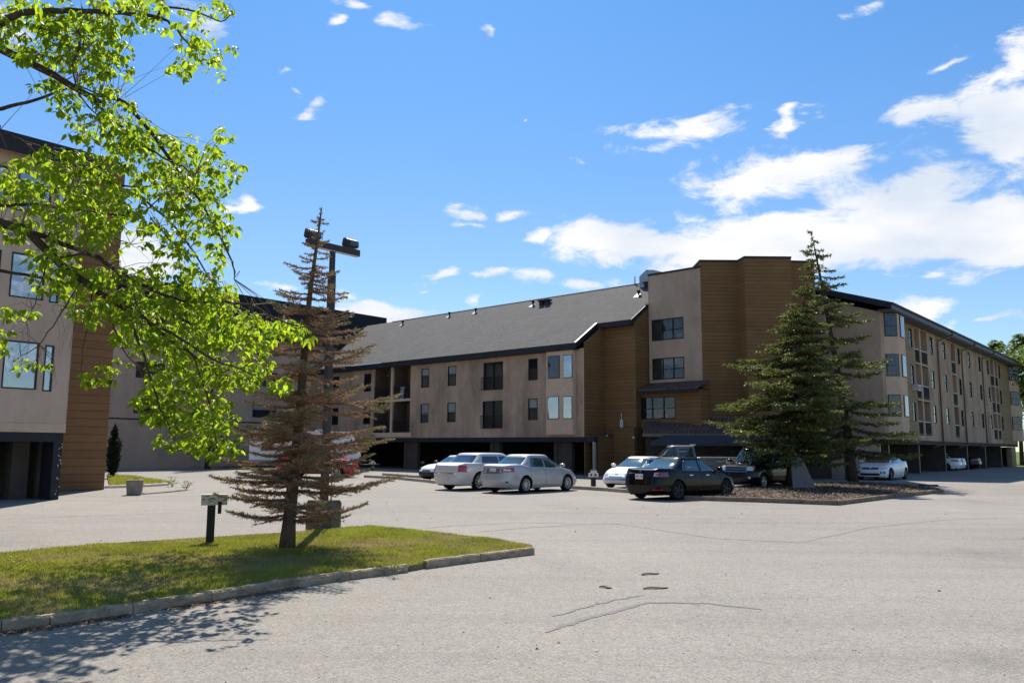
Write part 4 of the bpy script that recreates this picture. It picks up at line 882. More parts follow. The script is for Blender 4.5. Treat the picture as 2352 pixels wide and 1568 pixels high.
    def mirror(s, x, m, z=None, sgs=(1, -1)):
        z = z or s.belt+.06
        for sg in sgs:
            y = s.W/2*.90; b = MB(); vs = []; N = 10
            for (dy, k) in ((-.0, .55), (.06, .9), (.13, 1.0), (.20, .85), (.225, .4)):
                vs += [(x+.0+.085*k*cos(2*pi*i/N), sg*(y+dy), z+.035+.075*k*sin(2*pi*i/N)) for i in range(N)]
            b.add(vs, [(i*N+k, i*N+(k+1) % N, (i+1)*N+(k+1) % N, (i+1)*N+k) for i in range(4) for k in range(N)] + [tuple(range(N)), tuple(range(4*N, 5*N))[::-1]], True); b.build('mirror', m, s.root, recalc=True)
    def wheels(s, spokes=10, rim=RIM, w=.21, rr=.68):
        for x in (s.wb/2, -s.wb/2):
            for sg in (1, -1): wheel(s.root, x, sg*(s.W/2-w/2-.02), s.r, sg, w, spokes, rim, rr)
    def plate(s, sgn, z, txt=None, blank=False, w=.30, h=.15, y=0, m=None):
        x = s.front(y, z, .014, sgn); b = MB(); b.box(x-.006, x+.006, y-w/2, y+w/2, z-h/2, z+h/2); p = b.build('number_plate', m or PLATE, s.root)
        if txt: text_mesh(txt, h*.62, PLATE_R, p, 'plate_text', (x+sgn*.009, y, z), (pi/2, 0, pi/2*sgn if sgn > 0 else -pi/2))
        return p

SILV = paint('silver paint', (.44, .43, .43), .3, .38); PEARL = paint('pearl white paint', (.60, .575, .55), .1, .35); WHITEP = paint('white paint', (.78, .78, .78), 0, .35)
BLKP = paint('black paint', (.003, .003, .004), 0, .22, .35, .12); REDP = paint('red paint', (.36, .012, .018), .1, .3); GREYP = paint('grey paint', (.17, .165, .16), .3, .35); DKP = paint('dark navy paint', (.005, .005, .008), 0, .25, .35, .15)
uF = Vector((sin(radians(40)), cos(radians(40))))

# 1. silver compact sedan
c = Car('parked_car', None, SILV, 4.54, 1.76, 1.455, 2.60, .93, [(-2.3,.98),(-2.05,1.06),(-1.55,1.075),(-.9,.98),(.6,.945),(1.0,.93),(1.6,.83),(2.0,.72),(2.25,.58)], .93,
        dict(fb=1.28, ft=.38, rt=-.92, rb=-1.72, wt=.60, curve=.16), r=.315, clr=.18, n=5.8, tail=(.10,.0,.05,.14), nose=(.08,0,.09,.30), az=41, xy=(.78,33.35), glassm=CGLASS_G,
        label='silver compact sedan seen from its rear right corner, beside a boxier silver sedan', group='cars parked nose in along the parking kerbs')
c.body(); c.cabin(); c.wheels(10)
for sg in (1, -1):
    c.gside(-.98, -.80, -.14, -.14, .05, .86, sg, o=.009); c.gside(-.06, -.08, 1.02, .42, .05, .86, sg, o=.009)
    b = MB(); c.corner('tail_lamp', -1, sg, .42, -1.92, .80, .965, TAIL, zin=(.80,.94)); c.corner('reverse_lamp', -1, sg, .50, -2.06, .83, .90, REV, o=.014, zin=(.84,.92)); c.corner('head_lamp', 1, sg, .45, 1.72, .60, .74, HEAD)
c.gend(1, name='windshield'); c.gend(-1, .10, .90, .78, .82, name='rear_window')
c.patch_end('trunk_gap', -.52, .52, .735, .750, SEAM, -1, .004); c.patch_end('plate_recess', -.34, .34, .76, .94, GREYP, -1, .004); c.plate(-1, .85); text_mesh('NC8 10', .085, mat('plate grey', (.45,.42,.45), .5, .3), c.root, 'plate_text', (c.front(0, .85, .026, -1), 0, .85), (pi/2, 0, -pi/2))
c.patch_end('grille', -.35, .35, .50, .62, PLAST, 1); c.patch_end('lower_grille', -.45, .45, .28, .38, PLAST, 1)
c.patch_end('fog_recess', -.70, -.62, .40, .45, PLAST, -1, .006)
c.doors([-1.02, -.10, .98], .30, .92, lean=-.02); c.handle(-.72, .80, SILV); c.handle(.22, .79, SILV); c.mirror(.88, SILV)

# 2. boxy silver sedan
c = Car('parked_car', None, PEARL, 5.0, 1.88, 1.49, 3.05, .90, [(-2.5,.98),(-2.3,1.08),(-1.4,1.09),(.9,1.03),(1.4,1.0),(2.2,.93),(2.55,.84)], 1.03,
        dict(fb=1.28, ft=.42, rt=-1.35, rb=-1.95, wt=.66, wb=.90, curve=.10), r=.355, clr=.19, n=6.5, tail=(.06,.0,.02,.06), nose=(.05,0,.03,.08), az=41, xy=(-.95,35.45),
        label='pearl white boxy full size sedan, rear view, left of the compact silver sedan', group='cars parked nose in along the parking kerbs')
c.body(); c.cabin(); c.wheels(9, rr=.72, w=.23)
for sg in (1, -1):
    c.gside(-1.30, -1.18, -.30, -.30, .08, .80, sg, o=.009); c.gside(-.22, -.22, 1.02, .46, .08, .80, sg, o=.009)
    c.corner('tail_lamp', -1, sg, .64, -2.22, .72, 1.00, TAIL); c.corner('lamp_base', -1, sg, .66, -2.28, .70, .735, REV, o=.012); c.corner('head_lamp', 1, sg, .55, 2.05, .66, .82, HEAD)
c.gend(1); c.gend(-1, .10, .90, .80, .82, name='rear_window')
c.patch_end('trunk_lid', -.60, .60, .71, .715, SEAM, -1, .004); c.patch_end('bumper_trim', -.86, .86, .655, .685, CHROME, -1, .012)
c.patch_end('badge', -.14, .14, .955, .985, CHROME, -1, .010); c.plate(-1, .49, None, w=.34, h=.17, m=PEARL); c.patch_end('grille', -.38, .38, .46, .78, CHROME, 1)
c.doors([-1.35, -.28, .95], .30, 1.0); c.handle(-1.05, .88, CHROME); c.handle(.05, .88, CHROME); c.mirror(.92, PEARL)

# 3. small white car hidden behind the boxy sedan, dark bumper
c = Car('parked_car', None, WHITEP, 4.1, 1.7, 1.30, 2.5, .80, [(-2.0,.85),(-1.5,.90),(.4,.88),(1.0,.84),(1.7,.72),(2.05,.60)], .86,
        dict(fb=.75, ft=.0, rt=-.9, rb=-1.5, wt=.56), r=.30, clr=.2, az=222, xy=(-2.95,43.6),
        label='white car with black front bumper, mostly hidden behind the boxy sedan', group='cars parked in the far row')
c.body(); c.cabin(); c.wheels(8)
for sg in (1, -1): c.gside(-.95, -.80, .45, .05, .06, .86, sg); c.corner('head_lamp', 1, sg, .48, 1.7, .52, .66, HEAD)
c.gend(1); c.gend(-1, name='rear_window'); c.mirror(.5, PLAST); c.patch_end('front_bumper', -.80, .80, .24, .48, PLAST, 1, .03); c.patch_end('grille', -.3, .3, .50, .58, PLAST, 1)
b = MB(); b.box(1.5, 1.62, -.84, -.70, .86, .98); b.build('wing_mirror', PLAST, c.root)

# 4. white two-door facing the camera
c = Car('parked_car', None, WHITEP, 4.55, 1.72, 1.36, 2.64, .95, [(-2.2,.92),(-1.5,.95),(.6,.90),(1.1,.86),(1.8,.72),(2.2,.60)], .88,
        dict(fb=1.15, ft=.25, rt=-.95, rb=-1.65, wt=.56, curve=.14), r=.30, clr=.18, nose=(.08,0,.10,.28), az=218, xy=(5.75,37.3), glassm=CGLASS_G,
        label='older white compact car facing the camera with amber corner lamp, nose to the kerb', group='cars parked in the far row')
c.body(); c.cabin(); c.wheels(8)
for sg in (1, -1):
    c.gside(-.95, -.85, -.1, -.1, .06, .86, sg); c.gside(-.02, -.04, .90, .30, .06, .86, sg); c.corner('head_lamp', 1, sg, .42, 1.80, .555, .635, HEAD); c.corner('turn_lamp', 1, sg, .78, 1.92, .43, .48, AMB)
c.gend(1); c.gend(-1, name='rear_window'); c.patch_end('grille_opening', -.52, .52, .36, .45, mat('mesh grey', (.25,.25,.26), .5, .4, noise=(40,.6)), 1)
c.patch_end('bumper_line', -.8, .8, .505, .535, CHROME, 1, .006); c.patch_end('badge', -.07, .07, .60, .63, CHROME, 1); c.mirror(.80, WHITEP); c.doors([-.6, .85], .3, .86)
c.patch_end('lower_lip', -.72, .72, .19, .235, PLAST, 1)

# 5. black sedan, rear view
c = Car('parked_car', None, BLKP, 4.60, 1.80, 1.425, 2.73, .86, [(-2.3,.98),(-2.1,1.05),(-1.5,1.04),(-.9,.97),(.6,.93),(1.0,.90),(1.7,.80),(2.2,.64)], .92,
        dict(fb=1.25, ft=.32, rt=-.86, rb=-1.72, wt=.60, curve=.18), r=.325, clr=.17, n=5.6, tail=(.09,0,.04,.12), nose=(.06,0,.10,.28), az=49, xy=(6.05,29.55), glassm=CGLASS_G,
        label='black sedan seen from behind with a white number plate, left of the mulched island', group='cars parked nose in along the parking kerbs')
c.body(); c.cabin(); c.wheels(5, RIMD, .22)
for sg in (1, -1):
    c.gside(-.98, -.72, -.12, -.12, .05, .86, sg, o=.009); c.gside(-.03, -.04, 1.0, .38, .05, .86, sg, o=.009)
    c.corner('tail_lamp', -1, sg, .56, -1.85, .78, .93, mat('smoked lamp', (.16,.02,.03), .1, .7, coat=1.0)); c.patch_end('lamp_ring', sg*.64-.055, sg*.64+.055, .80, .91, HEAD, -1, .014); c.patch_end('brake_lens', sg*.66-.035, sg*.66+.035, .825, .885, TAIL, -1, .02)
    c.corner('head_lamp', 1, sg, .5, 1.75, .60, .72, HEAD); c.patch_end('reflector', sg*.66-.12, sg*.66+.12, .335, .37, TAIL, -1, .010)
c.gend(1); c.gend(-1, .10, .92, .78, .80, name='rear_window'); c.plate(-1, .78, 'NPK-742', w=.32, h=.17)
c.patch_end('trunk_gap', -.6, .6, .66, .672, SEAM, -1, .004); c.patch_end('badge', -.04, .04, .93, .98, CHROME, -1, .012); c.patch_end('model_badge', .22, .50, .875, .895, CHROME, -1, .012)
c.doors([-1.0, -.08, 1.0], .30, .92); c.handle(-.70, .82, CHROME); c.handle(.22, .81, CHROME); c.mirror(.90, BLKP)
b = MB(); vs = []
for i in range(17):
    a = pi*i/16*.52+pi*.48; vs.append((-.62+.42*cos(a), 0, 0))
# bright window surround at the rear quarter
b = MB(); pts = []
for k in range(9):
    t = .04+.84*k/8; xr, xf = c.gx(t); cx_, hx_ = (xr+xf)/2, (xf-xr)/2; x = -1.02+(.27)*((k/8)**1.6); u = (x-cx_)/hx_; v = (1-abs(u)**5.5)**(1/5.5); p = c.ghp(u, v, t, .014); pts.append((x, -p[1], p[2]))
b.tube(pts, .011, 5); b.build('window_trim', CHROME, c.root)

# 6. grey pickup, side on, facing left
c = Car('pickup_truck', None, GREYP, 6.1, 1.98, 1.88, 3.85, .95, [(-3.0,1.24),(-2.9,1.27),(-.55,1.27),(-.5,1.22),(.9,1.20),(1.3,1.16),(2.5,1.10),(2.9,1.0)], 1.20,
        dict(fb=1.55, ft=.85, rt=-.42, rb=-.55, wt=.70, wb=.90, curve=.06), r=.39, clr=.30, n=8, tail=(.04,0,0,.02), nose=(.08,0,.03,.10), az=-87, xy=(8.8,42.3), crown=.02, hwtop=.95, archr=.48,
        label='grey pickup truck side on with a red and white shield sticker on its bed', cat='pickup truck')
c.body(); c.cabin(); c.wheels(6, w=.26)
for sg in (1, -1):
    c.gside(-.42, -.36, .42, .42, .08, .88, sg, o=.012, name='rear_side_window'); c.gside(.52, .52, 1.36, .92, .08, .88, sg, o=.012); c.corner('head_lamp', 1, sg, .6, 2.5, .80, 1.02, HEAD); c.corner('tail_lamp', -1, sg, .78, -2.85, .85, 1.15, TAIL)
    b = MB(); vs_ = [(-2.95, .90*sg), (-.62, .90*sg)]; y0, y1 = sorted((sg*.84, sg*.965)); b.box(-2.98, -.60, y0, y1, 1.272, 1.305); b.build('bed_rail', LTRIM, c.root)
c.gend(1); c.gend(-1, name='rear_window'); c.mirror(1.15, BLKP, 1.30); c.doors([-.45, .47, 1.45], .42, 1.15); c.handle(.62, 1.05, BLKP); c.patch_end('grille', -.5, .5, .7, 1.0, CHROME, 1)
b = MB(); b.box(-.45, -.35, -.6, .6, 1.87, 1.93); b.build('roof_lamp_bar', LTRIM, c.root)
def decal(pts, m, o, nm): 
    b = MB(); b.add([(x, c.side(x, z, o), z) for x, z in pts], [tuple(range(len(pts)))]); return b.build(nm, m, c.root)
WDEC = mat('decal white', (.75,.72,.72), .5, .3); RDEC = mat('decal red', (.55,.03,.04), .5, .3)
sx = -2.10
# shield seen on the truck's left side (which faces the camera)
def sh(dx, z): return (sx-dx, z)
decal([sh(-.23,1.20), sh(-.24,1.05), sh(-.19,.93), sh(-.09,.84), sh(.0,.80), sh(.09,.84), sh(.19,.93), sh(.24,1.05), sh(.23,1.20)], WDEC, .007, 'shield_sticker')
decal([sh(-.19,1.165), sh(-.19,1.06), sh(.19,1.06), sh(.19,1.165)], RDEC, .011, 'sticker_panel'); decal([sh(-.17,1.015), sh(-.13,.94), sh(.0,.845), sh(.13,.94), sh(.17,1.015)], RDEC, .011, 'sticker_panel')
t_ = text_mesh('Rodeo Pro', .10, WDEC, c.root, 'bed_lettering', (-1.62, c.side(-1.62, 1.10, .008), 1.10), (pi/2, 0, pi))

# 7. dark compact suv facing left towards the camera
c = Car('parked_suv', None, DKP, 4.44, 1.82, 1.76, 2.62, .88, [(-2.3,1.10),(-2.1,1.14),(.6,1.12),(.95,1.10),(1.5,1.06),(1.95,1.0),(2.15,.90)], 1.12,
        dict(fb=1.05, ft=.42, rt=-1.75, rb=-2.05, wt=.62, wb=.90, curve=.08), r=.35, clr=.24, n=6, az=221, xy=(11.0,37.4), nose=(.05,0,.03,.12), glassm=CGLASS_G,
        label='black compact suv with chrome twin bar grille parked behind the mulched island', cat='suv')
c.body(); c.cabin(); c.wheels(6, rr=.66)
for sg in (1, -1):
    c.gside(-1.0, -.95, -.06, -.06, .08, .86, sg); c.gside(.03, .03, .92, .50, .08, .86, sg); c.gside(-1.85, -1.70, -1.1, -1.05, .08, .86, sg, name='quarter_window')
    c.patch_end('head_lamp', min(sg*.50, sg*.74), max(sg*.50, sg*.74), .80, .98, HEAD, 1, .012); c.corner('turn_lamp', 1, sg, .76, 1.98, .83, .97, AMB, o=.014); c.patch_end('fog_lamp', sg*.62-.05, sg*.62+.05, .46, .55, HEAD, 1, .02)
c.gend(1, .06, .92); c.gend(-1, name='rear_window')
g_ = c.patch_end('grille', -.50, .50, .74, .99, PLAST, 1, .012)
CHD = mat('chrome dull', (.30, .34, .40), .3, .6, metal=1.0)
for z0, z1 in ((.955,.985), (.858,.88), (.745,.768)): c.patch_end('chrome_bar', -.50, .50, z0, z1, CHD, 1, .022, parent=g_)
for y in (-.50, .46): c.patch_end('chrome_bar', y, y+.04, .74, .99, CHD, 1, .022, parent=g_)
c.patch_end('bumper_intake', -.55, .55, .36, .46, PLAST, 1, .01); c.mirror(.78, DKP, 1.16); c.doors([-.98, -.02, .95], .36, 1.05); c.handle(-.7, .98, CHROME); c.handle(.22, .98, CHROME)
b = MB(); b.box(-1.5, .25, .50, .54, 1.765, 1.80); b.box(-1.5, .25, -.54, -.50, 1.765, 1.80); 
for sg in (1, -1):
    b = MB(); b.tube([(-1.5, sg*.54, 1.70), (-1.4, sg*.54, 1.79), (.15, sg*.54, 1.79), (.28, sg*.54, 1.70)], .018, 6); b.build('roof_rail', CHROME, c.root)

# 8. white coupe by the right block
c = Car('parked_car', None, WHITEP, 4.80, 1.85, 1.43, 2.73, .98, [(-2.3,.98),(-2.1,1.06),(-1.5,1.06),(-.9,.99),(.5,.95),(1.0,.93),(1.7,.85),(2.15,.70)], .94,
        dict(fb=1.20, ft=.25, rt=-.75, rb=-1.85, wt=.60, curve=.2), r=.335, clr=.16, nose=(.04,0,.06,.22), az=221, xy=(21.85,49.2),
        label='white two door coupe with black grille parked in the shade by the right block', group='cars parked by the right block')
c.body(); c.cabin(); c.wheels(10, RIMD, rr=.72)
for sg in (1, -1):
    c.gside(-1.05, -.70, -.12, -.12, .05, .86, sg); c.gside(-.02, -.04, .98, .34, .05, .86, sg); c.corner('head_lamp', 1, sg, .48, 1.78, .66, .765, HEAD, zin=(.63,.70)); c.patch_end('fog_recess', sg*.66-.11, sg*.66+.11, .38, .50, PLAST, 1, .010); c.patch_end('fog_lamp', sg*.66-.045, sg*.66+.045, .40, .48, HEAD, 1, .018); c.corner('tail_lamp', -1, sg, .45, -1.9, .80, .95, TAIL)
c.gend(1); c.gend(-1, name='rear_window'); c.patch_end('grille', -.44, .44, .61, .715, PLAST, 1, .010, taper=-.03); c.patch_end('badge', -.05, .05, .64, .70, CHROME, 1, .016); c.patch_end('lower_grille', -.52, .52, .27, .40, PLAST, 1, .010); c.mirror(.82, WHITEP); c.doors([-.55, .95], .28, .92); c.handle(-.3, .84, WHITEP)

# 9. red crossover behind the brown spruce
c = Car('parked_suv', None, REDP, 4.6, 1.84, 1.84, 2.72, .92, [(-2.3,1.05),(-2.1,1.10),(.5,1.03),(1.0,1.06),(1.7,1.0),(2.15,.86)], 1.12,
        dict(fb=1.45, ft=.45, rt=-1.55, rb=-2.1, wt=.62, curve=.2), r=.35, clr=.2, az=97, xy=(-10.9,47.2), nose=(.05,0,.06,.22), glassm=CGLASS_G,
        label='red crossover seen from the side through the branches of the brown spruce', cat='suv')
c.body(); c.cabin(); c.wheels(8)
for sg in (1, -1): c.gside(-1.15, -.98, -.08, -.08, .06, .88, sg); c.gside(.02, .0, 1.22, .55, .06, .88, sg); c.gside(-1.9, -1.6, -1.25, -1.12, .06, .8, sg, name='quarter_window'); c.corner('head_lamp', 1, sg, .5, 1.85, .74, .88, HEAD); c.corner('tail_lamp', -1, sg, .5, -2.0, .85, 1.02, TAIL)
c.gend(1); c.gend(-1, name='rear_window'); c.mirror(1.05, REDP); c.doors([-1.15, -.03, 1.1], .34, 1.0); c.handle(-.85, .94, REDP); c.handle(.2, .94, REDP)

# 10. carport cars
def rear_car(xy, az, pm, label, H=1.46, L=4.6):
    c = Car('parked_car', None, pm, L, 1.80, H, 2.7, .9, [(-2.3,.98),(-2.1,1.05),(-1.5,1.05),(-.9,.98),(.6,.94),(1.0,.92),(1.7,.80),(2.2,.66)], .94,
            dict(fb=1.2, ft=.3, rt=-.9, rb=-1.75, wt=.60, curve=.15), r=.32, clr=.18, tail=(.09,0,.04,.12), az=az, xy=xy, label=label, group='cars backed under the carports')
    c.body(); c.cabin(); c.wheels(8)
    for sg in (1, -1): c.gside(-.98, -.75, -.12, -.12, .05, .86, sg); c.gside(-.03, -.04, .98, .36, .05, .86, sg); c.corner('tail_lamp', -1, sg, .45, -1.75, .80, .94, TAIL); c.corner('head_lamp', 1, sg, .5, 1.75, .62, .74, HEAD)
    c.gend(1); c.gend(-1, .1, .9, .78, .82, name='rear_window'); c.plate(-1, .80, None); c.mirror(.88, pm); c.patch_end('trunk_gap', -.6, .6, .68, .692, SEAM, -1, .004); c.doors([-1.0, -.08, 1.0], .3, .92)
    return c
def rbw(x, y): a = radians(40); return (24.75 + x*sin(a) - y*cos(a), 55.05 + x*cos(a) + y*sin(a))
rear_car(rbw(19.6, 2.0), -50, WHITEP, 'white sedan parked nose in under the right block, nearer of two white cars')
rear_car(rbw(22.6, 2.3), -50, paint('white paint warm', (.72,.72,.74), 0, .3), 'white sedan parked nose in under the right block, farther of two white cars')
rear_car(rbw(27.3, 2.0), -50, DKP, 'dark sedan under the right block with one red lamp catching light')
rear_car(rbw(13.2, 4.2), -50, GREYP, 'grey car deep in the first carport bay of the right block')
c = rear_car(rbw(68, -6), 60, BLKP, 'black car parked beyond the far end of the right block')
def cwl(x, y): a = radians(133); return (4.56 + x*sin(a) - y*cos(a), 52.9 + x*cos(a) + y*sin(a))
c = Car('parked_suv', None, DKP, 4.6, 1.85, 1.70, 2.7, .9, [(-2.3,1.05),(-2.2,1.12),(.6,1.08),(1.0,1.06),(2.1,.9)], 1.08, dict(fb=1.2, ft=.5, rt=-1.85, rb=-2.1, wt=.64, curve=.06), r=.35, clr=.22, n=6, az=43, xy=cwl(-.35, 3.9),
        label='dark suv with a white rear plate parked in the carport left of the siding wall', cat='suv')
c.body(); c.cabin(); c.wheels(6); c.gend(1); c.gend(-1, .1, .85, .8, .8, name='rear_window'); c.plate(-1, .86, None); c.patch_end('chrome_trim', -.30, .30, 1.00, 1.03, CHROME, -1, .012)
for sg in (1, -1): c.corner('tail_lamp', -1, sg, .62, -2.05, .82, 1.05, TAIL); c.gside(-1.7, -1.6, .95, .6, .08, .85, sg); c.mirror(.95, DKP)

# 11. travel trailer
RVW = mat('trailer skin', (.66, .67, .68), .35, .5, noise=(1.2, .04)); rv = empty('travel_trailer', (-14.1, 57.2, 0), 84)
tag(rv, 'white travel trailer with sloped front end, parked behind the red crossover', 'trailer')
b = MB(); b.prism_x([(0,0)], 0, 0) if False else None
prof = [(-3.5,.45), (3.05,.45), (3.72,.80), (3.62,1.3), (3.05,2.62), (2.85,2.72), (-3.4,2.72), (-3.55,2.55)]
vs = [(x, -1.2, z) for x, z in prof] + [(x, 1.2, z) for x, z in prof]; n = len(prof)
b = MB(); b.add(vs, [tuple(range(n)), tuple(range(n, 2*n))[::-1]] + [(i, n+i, n+(i+1) % n, (i+1) % n) for i in range(n)]); b.build('shell', RVW, rv, recalc=True)
b = MB(); b.box(-3.45, 2.95, -1.235, -1.205, 2.60, 2.70); b.build('roof_trim', LTRIM, rv); b = MB(); b.box(-3.5, 3.0, -1.215, -1.203, .62, .82); b.build('stripe', mat('trailer stripe', (.25,.27,.33), .5, .3), rv)
for (x0, x1, z0, z1) in ((-.55,.05,2.20,2.32), (1.75,2.15,1.35,1.75), (2.35,2.6,1.4,1.85), (-2.8,-1.9,1.4,1.95), (.3,1.0,1.35,1.8)):
    f = MB(); f.box(x0, x1, -1.235, -1.203, z0, z1); fr = f.build('window', LTRIM, rv); p = MB(); p.box(x0+.04, x1-.04, -1.245, -1.237, z0+.03, z1-.03); p.build('pane', CGLASS if z0 > 2 or x0 < 0 else mat('tan blind', (.4,.36,.28), .6, .3), fr)
f = MB(); f.box(-1.35, -.75, -1.225, -1.203, .6, 2.35); f.build('door', LTRIM, rv)
for x in (-.9, .9): b = MB(); b.box(x-.25, x+.25, -.3, .3, 2.725, 2.86); b.build('roof_hatch', RVW, rv)
for x in (-.45, .4): wheel(rv, x, -1.08, .34, -1, .2, 8); wheel(rv, x, 1.08, .34, 1, .2, 8)
b = MB(); b.tube([(3.4,.7,.5), (5.0,0,.5), (3.4,-.7,.5)], .05, 6); b.build('hitch', BLACK, rv); b = MB(); b.box(-3.4, 3.3, -1.1, 1.1, .34, .448); b.build('chassis', BLACK, rv)

# ------------------------------------------------------------------ vegetation
def leaf_mat(name, cols, trans=.5, rough=.5, spec=.35, isl=True, tcol=None):
    """leaf material; colour picked per leaf; trans = share of light passing through"""
    if name in MATS: return MATS[name]
    m = bpy.data.materials.new(name); m.use_nodes = True; t = m.node_tree; b = t.nodes['Principled BSDF']; out = t.nodes['Material Output']
    ge = t.nodes.new('ShaderNodeNewGeometry'); cr = t.nodes.new('ShaderNodeValToRGB'); t.links.new(ge.outputs['Random Per Island'], cr.inputs[0])
    el = cr.color_ramp.elements; el[0].position = 0; el[0].color = (*cols[0], 1); el[1].position = 1; el[1].color = (*cols[-1], 1)
    for i, c_ in enumerate(cols[1:-1]): e = el.new((i+1)/(len(cols)-1)); e.color = (*c_, 1)
    tc = t.nodes.new('ShaderNodeTexCoord'); k = rng(t, nz(t, tc.outputs['Object'], 1.2, 3), .3, .7, .78, 1.18)
    v = t.nodes.new('ShaderNodeVectorMath'); v.operation = 'SCALE'; t.links.new(cr.outputs[0], v.inputs[0]); t.links.new(k, v.inputs['Scale'])
    t.links.new(v.outputs[0], b.inputs['Base Color']); b.inputs['Roughness'].default_value = rough; b.inputs['Specular IOR Level'].default_value = spec
    if trans:
        tr = t.nodes.new('ShaderNodeBsdfTranslucent'); mx = t.nodes.new('ShaderNodeMixShader'); mx.inputs[0].default_value = trans
        v2 = t.nodes.new('ShaderNodeVectorMath'); v2.operation = 'MULTIPLY'; t.links.new(v.outputs[0], v2.inputs[0]); v2.inputs[1].default_value = tcol or (1.5, 1.4, .8); t.links.new(v2.outputs[0], tr.inputs[0])
        t.links.new(b.outputs[0], mx.inputs[1]); t.links.new(tr.outputs[0], mx.inputs[2]); t.links.new(mx.outputs[0], out.inputs[0])
    MATS[name] = m; return m
BARK = mat('bark dark', (.075, .055, .042), .95, .1, noise=(9, .4, (1, 1, .3)), bump=(22, .9, .02)); BARK2 = mat('bark grey', (.13, .105, .085), .95, .1, noise=(9, .35, (1, 1, .3)), bump=(22, .9, .02))
BARK3 = mat('bark spruce', (.105, .065, .045), .95, .1, noise=(9, .4, (1, 1, .3)), bump=(22, .9, .02)); TWIG = mat('twig', (.26, .175, .12), .9, .1, noise=(9, .3))

# --- grass: real blades on the islands
def in_poly(px, py, poly):
    ins = np.zeros(len(px), bool); n = len(poly); j = n-1
    for i in range(n):
        xi, yi, xj, yj = poly[i][0], poly[i][1], poly[j][0], poly[j][1]
        if yi != yj: ins ^= ((yi > py) != (yj > py)) & (px < (xj-xi)*(py-yi)/(yj-yi)+xi)
        j = i
    return ins
def vnoise(x, y, s, seed):
    r = np.random.default_rng(seed); g_ = r.random((64, 64)); X = x*s; Y = y*s; xi = np.floor(X).astype(int); yi = np.floor(Y).astype(int); fx = X-xi; fy = Y-yi; fx = fx*fx*(3-2*fx); fy = fy*fy*(3-2*fy)
    a = g_[xi % 64, yi % 64]; b = g_[(xi+1) % 64, yi % 64]; c_ = g_[xi % 64, (yi+1) % 64]; d = g_[(xi+1) % 64, (yi+1) % 64]
    return (a*(1-fx)+b*fx)*(1-fy)+(c_*(1-fx)+d*fx)*fy
def grass(name, poly, z, n, hmin, hmax, m, label, sel=None, wid=.006):
    xs = [p.x for p in poly]; ys = [p.y for p in poly]; x = RNG.uniform(min(xs), max(xs), n*3); y = RNG.uniform(min(ys), max(ys), n*3); k = in_poly(x, y, [(p.x, p.y) for p in poly]); x, y = x[k], y[k]
    d = .6*vnoise(x, y, .9, 3)+.4*vnoise(x, y, 3.1, 4)
    if sel == 'lush': k = RNG.random(len(x)) < np.clip((d-.33)*3.6, .16, 1)
    elif sel == 'dry': k = RNG.random(len(x)) < np.clip((.70-d)*3.2, .2, 1)
    else: k = np.ones(len(x), bool)
    x, y, d = x[k][:n], y[k][:n], d[k][:n]; N = len(x); h = RNG.uniform(hmin, hmax, N)*(.6+.7*d); a = RNG.uniform(0, 2*pi, N); lx = RNG.normal(0, .35, N)*h; ly = RNG.normal(0, .35, N)*h
    V = np.empty((N, 3, 3)); w_ = wid*RNG.uniform(.6, 1.5, N)
    V[:, 0] = np.stack([x-np.cos(a)*w_, y-np.sin(a)*w_, np.full(N, z)], 1); V[:, 1] = np.stack([x+np.cos(a)*w_, y+np.sin(a)*w_, np.full(N, z)], 1); V[:, 2] = np.stack([x+lx, y+ly, z+h], 1)
    return tag(np_mesh(name, V.reshape(-1, 3), np.arange(N*3).reshape(-1, 3), m), label, 'grass', kind='stuff')
GR1 = leaf_mat('grass green', [(.18, .21, .04), (.26, .29, .055), (.36, .38, .09), (.21, .24, .045)], .35, .6, .2); GR2 = leaf_mat('grass dry', [(.34, .27, .16), (.46, .38, .24), (.27, .22, .13)], .25, .7, .1)
grass('grass', ISL_F + ISL_F2 + ISL_B, .074, 115000, .026, .055, GR1, 'short green lawn grass on the near kerbed island', 'lush', .006)
grass('dry_grass', ISL_F + ISL_F2 + ISL_B, .074, 95000, .015, .042, GR2, 'straw coloured dead grass between the green on the near island', 'dry', .006)
grass('grass', LI, .068, 7000, .05, .12, GR1, 'rough green grass on the small lawn behind the concrete block', None, .012)

